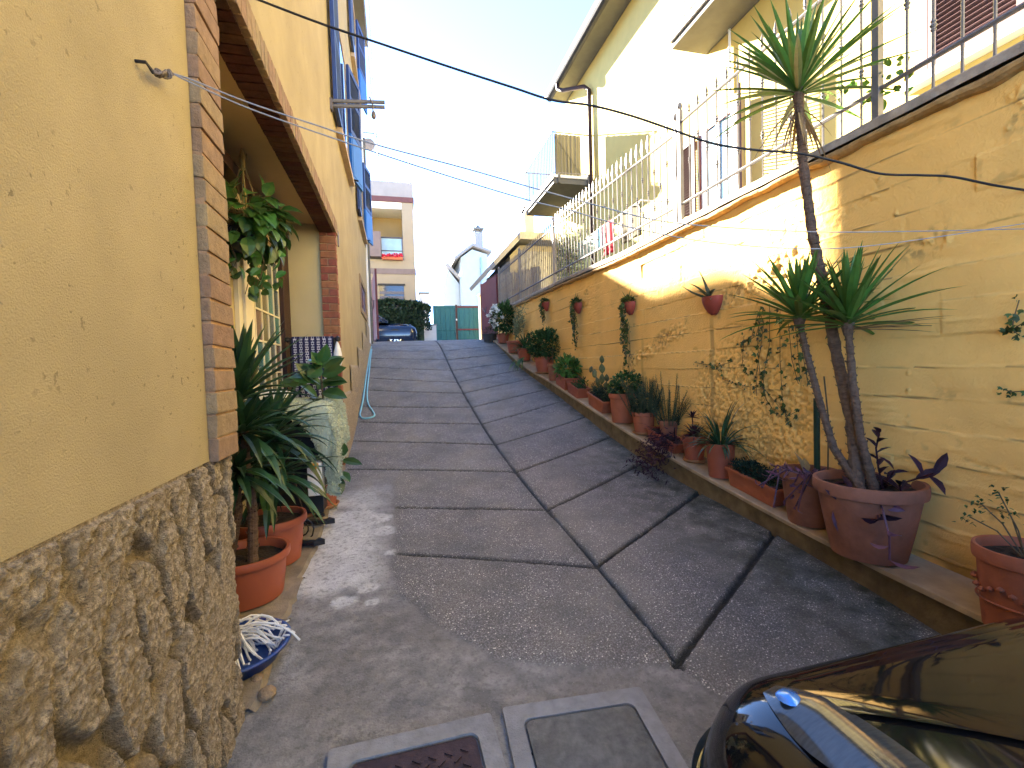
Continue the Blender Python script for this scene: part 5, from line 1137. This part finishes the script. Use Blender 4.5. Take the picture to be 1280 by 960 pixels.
# hanging basket
hk = Vector(onz(302, 186, 3.08)); hc = at(316, 285, hk.y); hb = thing('hanging_pothos', 'hanging basket of broad trailing leaves under the loggia ceiling', 'hanging plant', hk); pr_ = .13; pz = hc.z - .02
m = MB(); m.lathe([(.001,-.14),(.09,-.14),(.12,-.02),(.135,0),(.12,0)], 24, (hk.x, hk.y, pz)); m.build('basket', 'asphalt', hb, smooth=True)
m = MB()
for k in range(4): a = k*1.57 + .4; m.tube([hk, hk + Vector((math.cos(a)*.012, math.sin(a)*.012, -.12)), (hk.x + pr_*math.cos(a), hk.y + pr_*math.sin(a), pz)], .004, 5)
m.lathe([(.002,-.16),(.016,-.13),(.018,-.05),(.006,0)], 8, hk); m.tube([hk + Vector((.0,0,.01)), hk + Vector((.0,.03,-.05)), hk + Vector((.02,.03,-.02)), hk + Vector((.03,.0,-.07))], .003, 5); m.build('cords', 'dry', hb)
m = MB(); ls = MB()
for i in range(210):
    d = Vector((rng.gauss(0,1), rng.gauss(0,1), rng.gauss(.15,.7))).normalized(); q = Vector((hk.x, hk.y, pz + .05)) + Vector((d.x*.27, d.y*.27, d.z*.25))*rng.uniform(.45,1); ls.tube([(hk.x, hk.y, pz), (Vector((hk.x, hk.y, pz + .1)) + q)/2, q], .002, 3, False); m.leaf(q, d + Vector((0,0,-.5)) + rv(.4), Vector((0,0,.7)) + d + rv(.3), rng.uniform(.09,.15), rng.uniform(.07,.105), .12, .35)
for i in range(9):
    a = rng.uniform(0, 6.28); q = Vector((hk.x + .13*math.cos(a), hk.y + .13*math.sin(a), pz)); e = [q, q + Vector((.06*math.cos(a), .06*math.sin(a), -.10)), q + Vector((.05*math.cos(a) + .04, .05*math.sin(a), -.24)), q + Vector((.07*math.cos(a), .04*math.sin(a), -rng.uniform(.28,.46)))]
    strand(m, lambda mm, z: mm.leaf(z, rv() + Vector((0,0,-.7)), rv() + Vector((.3,-.6,.4)), rng.uniform(.06,.10), .06, .12, .3), e, .03, 8, .03, ls, .0025)
m.build('leaves', 'pothos', hb); ls.build('vines', 'stem', hb)
# blue basin with mop head, broken pieces, iron brackets
bc = Vector((-.70, 2.10, float(zg(XL, 2.10)) + .012)); bs = thing('basin', 'round blue plastic basin on the ground at the stone corner', 'basin', bc); m = MB(); m.lathe([(.001,.0),(.17,0),(.20,.052),(.215,.056),(.217,.064),(.20,.065),(.193,.055),(.165,.012),(.001,.012)], 48); m.build('bowl', 'basin', bs, local=True, smooth=True)
mp_ = thing('mop_head', 'white stringy mop head lying over the basin edge', 'mop', bc + Vector((.0,.0,.1))); m = MB(); c0 = bc + Vector((-.03, .05, .085))
for i in range(52):
    a = rng.gauss(-.35, .75); L = rng.uniform(.14,.34); w = [c0 + rv(.025)]; d = Vector((math.cos(a), math.sin(a), .5))
    for k in range(7): d = (d + rv(.35) + Vector((0,0,-.32))).normalized(); n_ = w[-1] + d*L/7; n_.z = max(n_.z, bc.z + (.070 if (n_ - bc).xy.length > .17 and (n_ - bc).xy.length < .22 else .02)); w.append(n_)
    m.tube(w, .0045, 5)
m.build('strings', 'mop', mp_)
for (x, y), s, lb in (((322, 852), .024, 'small round terracotta shard beside the basin'), ((334, 872), .032, 'larger brown brick fragment on the ground at the stone corner')):
    q = gp(x, y); t = thing('brick_fragment', lb, 'brick fragment', q); m = MB(); n = 14
    m.grid([[(s*math.sin(b)*math.cos(a)*(.8 + .5*fbm(a*2 % 6, b*2, 311, 2)), s*math.sin(b)*math.sin(a)*(.8 + .5*fbm(a*2 % 6, b*2, 312, 2)), s*.5 + s*.75*math.cos(b)) for a in np.linspace(0, 2*math.pi, n)] for b in np.linspace(.01, 3.13, 9)]); m.build('fragment', 'brick', t, local=True)
ib = thing('iron_bracket', 'pair of black pointed iron bars joined by a scroll, lying by the pots', 'bracket', gp(385, 675))
for (xa, xb, yy) in ((352, 400, 686), (378, 413, 659)):
    a, b = gp(xa, yy), gp(xb, yy); a.z += .03; b.z += .03; d = (b - a).normalized(); s = Vector((-d.y, d.x, 0))
    m = MB(); w = .022; m.prism([a - s*w, b - s*w, b + d*.03 - s*.0, b + s*w, a + s*w], (0,0,.022)); m.prism([b - d*.02 - s*w*1.5, b + d*.035, b - d*.02 + s*w*1.5], (0,0,.035)); m.build('bar', 'black', ib)
c = gp(377, 672); c.z += .06; m = MB(); pts = [c + Vector((.012*(1 + k*.28)*math.cos(k*.55), -.01*k*.2, .012*(1 + k*.28)*math.sin(k*.55))) for k in range(26)]; m.tube(pts, .005, 6); m.tube([pts[-1], pts[-1] + Vector((-.05, .06, .16)), pts[-1] + Vector((-.09, .1, .34))], .005, 6); m.build('scroll', 'iron', ib)
# garden hose
hs = [gp(x, y) + Vector((.0, 0, .012)) for x, y in ((464,434),(462,445),(460,458),(458,470),(456,485),(454,500),(451.5,512),(450,520),(453,524),(461,524),(468,521),(466,515),(460,505),(459,490),(461,470),(463,450),(465,436))]
fine = []
for i in range(len(hs) - 1):
    for k in range(5):
        t = k/5; p0, p1, p2, p3_ = hs[max(i-1,0)], hs[i], hs[i+1], hs[min(i+2, len(hs)-1)]; v = .5*((2*p1) + (p2 - p0)*t + (2*p0 - 5*p1 + 4*p2 - p3_)*t*t + (3*p1 - p0 - 3*p2 + p3_)*t**3); v.z = float(zg(v.x, v.y)) + .015; fine.append(v)
t = thing('garden_hose', 'pale blue garden hose looped along the foot of the yellow house', 'hose', fine[0]); m = MB(); m.tube(fine, .013, 8); m.build('hose', 'hose', t, smooth=True)

# ================================================================== WIRES
def vplane(pts, A, B):
    """points of the picture on the upright plane through A and B"""
    n = Vector((-(B[1] - A[1]), B[0] - A[0], 0)); out = []
    for x, y in pts: d = Vector(ray(x, y)); s = n.dot(Vector(A) - Vector(CAM))/n.dot(d); out.append(Vector(CAM) + d*s)
    return out
def spline(P, k=8):
    out = []
    for i in range(len(P) - 1):
        p0, p1, p2, p3 = P[max(i-1,0)], P[i], P[i+1], P[min(i+2, len(P)-1)]
        for j in range(k): t = j/k; out.append(.5*((2*p1) + (p2 - p0)*t + (2*p0 - 5*p1 + 4*p2 - p3)*t*t + (3*p1 - p0 - 3*p2 + p3)*t**3))
    out.append(P[-1]); return out
A = Vector(onx(316, -3, XL + .01)); B = Vector(onx(1284, 238, XR - .002))
pts = [A] + vplane([(400,29),(480,56),(560,83),(640,109),(690,125),(740,132),(790,145),(840,162),(890,179),(940,187),(1000,192),(1050,203),(1100,217),(1150,219),(1190,221),(1240,231)], A, B) + [B]
t = thing('overhead_cable', 'thick black cable sagging across the alley from the lintel to the retaining wall', 'cable', A); m = MB(); m.tube(spline(pts), .0052, 8); m.build('cable', 'cable', t, smooth=True)
hkp = Vector(onx(175, 77, XL + .01))
t = thing('wall_hook', 'rusty hook in the yellow plaster with a knot of twisted wire', 'hook', hkp); m = MB(); m.tube([hkp + Vector((-.02,0,0)), hkp + Vector((.012,.0,0)), hkp + Vector((.018,.008,-.010)), hkp + Vector((.016,.022,-.010))], .004, 6); m.build('hook', 'iron', t)
m = MB(); k0 = hkp + Vector((.016,.022,-.010)); k1 = Vector(onx(216, 92, XL + .03))
for i in range(7):
    ph0 = rng.uniform(0, 6.28); m.tube([k0.lerp(k1, u) + Vector((.010*math.cos(ph0 + u*20), .008*math.cos(ph0*2 + u*33), .010*math.sin(ph0 + u*20)))*(math.sin(u*3.14)**.6)*(.5 + .5*math.sin(u*9 + ph0)**2) for u in np.linspace(0, 1, 50)], .0024, 5)
m.build('knotted_wire', 'wire', t)
for i, (pp, lb, r) in enumerate((([(240,100),(310,128),(400,158),(467,180),(580,210),(667,235),(740,255),(825,276),(920,285),(1030,290),(1150,289),(1240,287)], 'upper grey clothesline stretched from the wall hook across the alley', .0021), ([(240,104),(310,135),(400,167),(483,195),(570,223),(660,250),(713,263),(775,281),(850,297),(920,306),(1010,311),(1090,307),(1200,292),(1250,284)], 'lower grey clothesline, sagging below the other from the same wall hook', .0020))):
    B = Vector(onx(1284, 286 if i == 0 else 279, XR - .002)); P = [k1] + vplane(pp, k1, B) + [B]; t = thing('clothesline', lb, 'clothesline', k1, 0, 'clotheslines across the alley'); m = MB(); m.tube(spline(P, 6), r, 6); m.build('cord', 'cord', t)
# bracket for drying lines on the house
yb = 5.3; t = thing('line_bracket', 'pair of grey metal arms with pulleys sticking out below the blue shutters', 'bracket', (XL, yb, 4.4)); m = MB()
for z_, y_ in ((128, yb), (134, yb + .02)):
    a, b = Vector(ony(411, z_ - 2, y_)), Vector(ony(481, z_, y_)); b.z = a.z + (b.z - a.z)*1; m.tube([a, b], .020, 8)
m.build('arms', 'rail', t)
m = MB(); c = Vector(ony(466, 131, yb)); m.tube([c + Vector((-.03,-.02,.07)), c + Vector((.0,-.02,-.02)), c + Vector((.0,0,-.09))], .008, 6); m.lathe([(.001,-.05),(.022,-.03),(.026,0),(.018,.03),(.001,.05)], 10, c + Vector((.005,0,-.11))); m.build('pulley', 'wire', t)
m = MB(); m.box(Vector(ony(414, 131, yb)), (.03, .06, .12)); m.build('wall_plate', 'wire', t)
t = thing('slack_line', 'thin slack line dropping to the metal arms from above', 'cord', c, 0); m = MB(); e = Vector(ony(455, 8, yb + 1.5)); g_ = Vector(ony(461, 0, yb + 1.5)); m.tube([c, (c + e)/2 + Vector((0,0,-.05)), e, e + Vector((0,.5,1.5))], .003, 5); m.tube([c + Vector((.01,0,0)), g_, g_ + Vector((0,.5,1.5))], .0025, 5); m.build('line', 'cord', t)

# ================================================================== LAUNDRY ON THE TERRACE
lx = 3.25
def lp(x, y): return Vector(onx(x, y, lx))
q0, q1 = lp(730, 283), lp(802, 282); zt = 3.72
t = thing('drying_rack', 'white folding clothes rack on the terrace behind the middle fence', 'drying rack', (lx, (q0.y + q1.y)/2, 2.7)); m = MB()
for dz, dx in ((0,0),(0,.25),(0,.5)): m.tube([(lx + dx, q0.y, zt), (lx + dx, q1.y, zt)], .008, 5)
for y in (q0.y, q1.y):
    m.tube([(lx, y, zt), (lx + .5, y, zt)], .01, 5); m.tube([(lx, y - .05, 2.71), (lx + .5, y + .1, zt)], .01, 5); m.tube([(lx + .5, y - .05, 2.71), (lx, y + .1, zt)], .01, 5)
m.build('frame', 'white', t)
def towel(xa, xb, ya_, yb_, mt, lb, cat, off):
    a, b = lp(xa, ya_), lp(xb, ya_); zb_ = lp((xa + xb)/2, yb_).z; t = thing('laundry', lb, cat, (lx + off, (a.y + b.y)/2, zt), 0, 'laundry on the clothes rack'); m = MB()
    P = [[(lx + off + .012*math.sin(u*11 + z_*3) + (-.012), a.y + (b.y - a.y)*u, z_) for u in np.linspace(0, 1, 14)] for z_ in np.linspace(zt + .012, max(zb_, 2.75), 12)]; m.grid(P); o = m.build('cloth', mt, t, smooth=True); so = o.modifiers.new('thick', 'SOLIDIFY'); so.thickness = .006
towel(756, 768, 279, 318, 'redcloth', 'bright red towel on the clothes rack', 'towel', 0)
towel(748, 755.5, 280, 312, 'bluecloth', 'narrow light blue towel next to the red one', 'towel', 0)
towel(722, 747, 282, 322, 'greencloth', 'wide pale green sheet at the left end of the clothes rack', 'sheet', .02)
towel(776, 800, 287, 300, 'slatcloth', 'short grey cloth at the right end of the clothes rack', 'cloth', .03)

# ================================================================== MANHOLES
def tilt_at(x, y, rz):
    gx = (float(zg(x + .1, y)) - float(zg(x - .1, y)))/.2; gy = (float(zg(x, y + .1)) - float(zg(x, y - .1)))/.2
    n = Vector((-gx, -gy, 1)).normalized(); u = Vector((math.cos(rz), math.sin(rz), 0)); u = (u - n*u.dot(n)).normalized(); return Matrix((u, n.cross(u), n)).transposed()
def rrect(a, b, r, n=6):
    out = []
    for cx, cy, s in ((a-r, b-r, 0), (-a+r, b-r, 1), (-a+r, -b+r, 2), (a-r, -b+r, 3)):
        for k in range(n + 1): q = (s + k/n)*math.pi/2; out.append((cx + r*math.cos(q), cy + r*math.sin(q)))
    return out
def manhole(c, hx, hy, rz, lb, metal):
    c = Vector((c[0], c[1], float(zg(c[0], c[1])) + .002)); R = tilt_at(c.x, c.y, rz); t = thing('manhole', lb, 'manhole cover', c, 0, 'manholes at the foot of the ramp'); W = lambda x, y, z: c + R @ Vector((x, y, z))
    o = rrect(hx, hy, .012); i_ = rrect(hx - .062, hy - .062, .03); k = len(o); V = [W(*q, -.05) for q in o] + [W(*q, .013) for q in o] + [W(*q, .013) for q in i_] + [W(*q, -.03) for q in i_]
    m = MB(); m.add(V, [(r_*k + j, r_*k + (j+1) % k, (r_+1)*k + (j+1) % k, (r_+1)*k + j) for r_ in range(3) for j in range(k)]); m.build('frame', 'cframe', t)
    i2 = rrect(hx - .070, hy - .070, .028); m = MB(); m.prism([W(*q, -.03) for q in i2], R @ Vector((0, 0, .041 if not metal else .037))); cv = m.build('cover', 'metalplate' if metal else 'cover', t)
    m = MB(); m.prism([W(*q, -.006) for q in rrect(hx - .0605, hy - .0605, .03)], R @ Vector((0,0,.003))); m.build('dirty_gap', 'soil', t)
    if metal:
        m = MB(); s = .052; nx = int((hx - .09)/s*2); 
        for a in range(-9, 10):
            for b in range(-9, 10):
                x, y = a*s*.5, b*s*.5
                if abs(x) > hx - .095 or abs(y) > hy - .095 or (a + b) % 2: continue
                q = .6 if b % 2 else -.6; m.box(W(x, y, .0085), (.028, .006, .006), tilt=R @ Matrix.Rotation(q, 3, 'Z'))
        m.build('tread_pattern', 'metalplate', cv)
    else:
        m = MB(); m.lathe([(.022,.0),(.018,.0015),(.001,.001)], 14, W(.0, -.12, .0115)); m.build('lifting_hole', 'soil', cv)
manhole((.02, 1.30), .272, .272, rad(2), 'left manhole with a rusty checkered metal plate in a pale concrete frame', True)
manhole((.585, 1.305), .272, .272, rad(-3), 'right manhole with a plain concrete cover in a pale frame, beside the car', False)

# ================================================================== CARS
def car(loc, rz, paint, lb, hz, zs=1.0):
    """a hatchback, nose at the origin pointing +Y"""
    t = thing('parked_car', lb, 'car', loc, rz); HW, LEN = .84, 3.95
    def outline(d, n=22):
        r = .24; a = HW - d; y1 = -d; y0 = -LEN + d; r = max(.05, r - d*.7); out = []
        for cx, cy, s in ((a - r, y1 - r, 0), (-a + r, y1 - r, 1), (-a + r, y0 + r, 2), (a - r, y0 + r, 3)):
            for k in range(n): q = (s + k/(n - 1))*math.pi/2; out.append((cx + r*math.cos(q), cy + r*math.sin(q) + (0.05*(1 - (cx + r*math.cos(q))**2/HW**2) - .05 if s < 2 else 0)))
        return out
    def band(levels, n=22):
        m = MB(); V = [(x, y, z) for d, z in levels for x, y in outline(d, n)]; k = 4*n; m.add(V, [(i*k + j, i*k + (j+1) % k, (i+1)*k + (j+1) % k, (i+1)*k + j) for i in range(len(levels) - 1) for j in range(k)]); return m, V, k
    fine = lambda P, k=5: [tuple(np.array(P[i])*(1 - j/k) + np.array(P[i+1])*j/k) for i in range(len(P)-1) for j in range(k)] + [P[-1]]
    prof = np.array([(d, z) for d, z in hz]); dd = np.linspace(prof[0,0], prof[-1,0], 60)
    zz = np.interp(dd, prof[:,0], prof[:,1]); 
    for _ in range(6): zz[1:-1] = (zz[:-2] + 2*zz[1:-1] + zz[2:])/4
    side = [(.05,.17),(.012,.24),(.0,.36),(.0,.46),(.003, prof[0,1] - .02)] + list(zip(dd, zz))
    m, V, k = band(side); n0 = (len(side) - 1)*k; m.f.append(tuple(range(n0, n0 + k))); b = m.build('body', paint, t, smooth=True, local=True)
    zf = lambda d: float(np.interp(d, dd, zz))
    # bonnet panel a touch above the body, with its shut line
    lo = [(d, zf(d) + (.007 if i else -.004)) for i, d in enumerate(np.linspace(.155, prof[-1,0], 14))]
    m = MB(); k2 = 22; n = 22; rows = []
    for d, z in lo:
        pts = outline(d, n)[:2*n]; rows.append([( -HW*.93 + .0 if False else x, max(y, -1.02), z + .004*max(0, (-y - .2))) for x, y in pts])
    m.grid(rows); m.build('bonnet', paint, b, smooth=True, local=True)
    # glasshouse
    def gring(y0, y1, a, z, r=.22, n=12):
        out = []
        for cx, cy, s in ((a - r, y1 - r, 0), (-a + r, y1 - r, 1), (-a + r, y0 + r, 2), (a - r, y0 + r, 3)):
            for q_ in range(n): q = (s + q_/(n - 1))*math.pi/2; out.append((cx + r*math.cos(q), cy + r*math.sin(q), z))
        return out
    base_z = prof[-1,1] + .0
    L1 = [gring(-3.72, -.98, .74, base_z - .03), gring(-3.60, -1.42, .66, base_z + .30), gring(-3.45, -1.75, .58, base_z + .50)]; m = MB(); k = len(L1[0]); m.add([v for r_ in L1 for v in r_], [(i*k + j, i*k + (j+1) % k, (i+1)*k + (j+1) % k, (i+1)*k + j) for i in range(2) for j in range(k)]); m.build('windows', 'glassdk', b, smooth=True, local=True)
    L1 = [gring(-3.46, -1.74, .585, base_z + .495), gring(-3.42, -1.80, .55, base_z + .55), gring(-3.2, -2.0, .40, base_z + .585)]; m = MB(); m.add([v for r_ in L1 for v in r_], [(i*k + j, i*k + (j+1) % k, (i+1)*k + (j+1) % k, (i+1)*k + j) for i in range(2) for j in range(k)] + [tuple(range(2*k, 3*k))]); m.build('roof', paint, b, smooth=True, local=True)
    m = MB()
    for s in (-1, 1):
        m.tube([(s*.72, -1.02, base_z - .01), (s*.60, -1.75, base_z + .50)], .035, 8); m.tube([(s*.66, -2.35, base_z), (s*.58, -2.4, base_z + .51)], .03, 8); m.tube([(s*.70, -3.62, base_z), (s*.56, -3.42, base_z + .5)], .05, 8)
    m.build('pillars', paint, b, smooth=True, local=True)
    # lamps hugging the front wings
    def indist(x, y):
        o_ = outline(0, 22)[:44]; return min(math.hypot(x - a, y - c_) for a, c_ in o_)
    for s in (-1, 1):
        P = []
        for u in np.linspace(0, 1, 16):
            row = []
            for v in np.linspace(-1, 1, 12):
                w = .085*math.sin(math.pi*min(1, .04 + u*.97))**.6; y = -.20 - .42*u
                x = s*(HW - .205 + .0*u + v*w*.8); d = indist(x, y); row.append((x, y, zf(d) + .004 + .012*(1 - v*v)*math.sin(math.pi*u)))
            P.append(row)
        m = MB(); m.grid(P if s < 0 else [r_[::-1] for r_ in P]); hl = m.build('headlight', 'lens', t, smooth=True, local=True)
        m = MB(); c_ = Vector(P[2][6]); m.lathe([(.001,.006),(.02,.003),(.026,-.004)], 14, c_ + Vector((0,0,.006))); m.build('blue_reflector', 'lensblue', hl, local=True, smooth=True)
    m = MB(); m.grid([[(x*1.004, y + .003, z) for x, y in outline(-.004 - .01*q_, 22)[18:42]] for q_, z in ((0, .48),(1, .42),(1, .30),(0, .25))]); m.build('bumper', 'sky_sheen' if paint == 'carpaint' else paint, t, smooth=True, local=True)
    m = MB(); m.bx(-.35, .35, -.03, .012, .44, .52); m.build('grille', 'black', t, local=True)
    for x in (-HW + .11, HW - .11):
        for y in (-.78, -3.25):
            m = MB(); wc = (x, y, .30); a0 = []
            n = 28; prof_w = [(.20,-.09),(.285,-.095),(.30,-.07),(.30,.07),(.285,.095),(.20,.09)]
            V = [(x + o_, y + r_*math.cos(2*math.pi*j/n), .30 + r_*math.sin(2*math.pi*j/n)) for r_, o_ in prof_w for j in range(n)]; m.add(V, [(i*n + j, i*n + (j+1) % n, (i+1)*n + (j+1) % n, (i+1)*n + j) for i in range(5) for j in range(n)]); wh = m.build('wheel', 'rubber', t, local=True, smooth=True)
            m = MB(); s = 1 if x > 0 else -1
            m.add([(x + s*.07, y + .20*math.cos(2*math.pi*j/n), .30 + .20*math.sin(2*math.pi*j/n)) for j in range(n)], [tuple(range(n))]); m.build('hub_back', 'black', wh, local=True)
            m = MB()
            for j in range(7): a = 2*math.pi*j/7; m.box((x + s*.085, y + .10*math.cos(a), .30 + .10*math.sin(a)), (.02, .20, .045), tilt=Matrix.Rotation(a, 3, 'X'))
            V = [(x + s*o_, y + r_*math.cos(2*math.pi*j/n), .30 + r_*math.sin(2*math.pi*j/n)) for r_, o_ in ((.215,.09),(.20,.10),(.18,.09)) for j in range(n)]; m.add(V, [(i*n + j, i*n + (j+1) % n, (i+1)*n + (j+1) % n, (i+1)*n + j) for i in range(2) for j in range(n)]); m.build('rim', 'silver', wh, local=True)
    for s in (-1, 1):
        m = MB(); m.box((s*(HW + .06), -1.25, base_z + .04), (.16, .10, .12)); m.build('mirror', paint, t, local=True, bevel=.02)
        m = MB(); m.bx(s*HW - .006, s*HW + .006, -2.35, -2.15, base_z - .14, base_z - .11); m.build('door_handle', paint, t, local=True)
        m = MB(); m.bx(s*.45, s*.72, -LEN - .005, -LEN + .06, .56, .72); m.build('tail_light', 'redcloth', t, local=True)
    return t
car((1.44, 1.05, .10), 0, 'carpaint', 'black glossy car in the bottom right corner, nose pointing up the ramp', [(.006,.47),(.012,.53),(.035,.595),(.08,.65),(.15,.69),(.25,.72),(.40,.75),(.62,.775),(.72,.783)])
car((.80, 17.2, 2.40), rad(-90), 'carblue', 'dark blue car parked in the street in front of the hedge', [(.006,.50),(.012,.56),(.035,.62),(.08,.67),(.15,.72),(.25,.76),(.40,.80),(.62,.84),(.72,.85)])
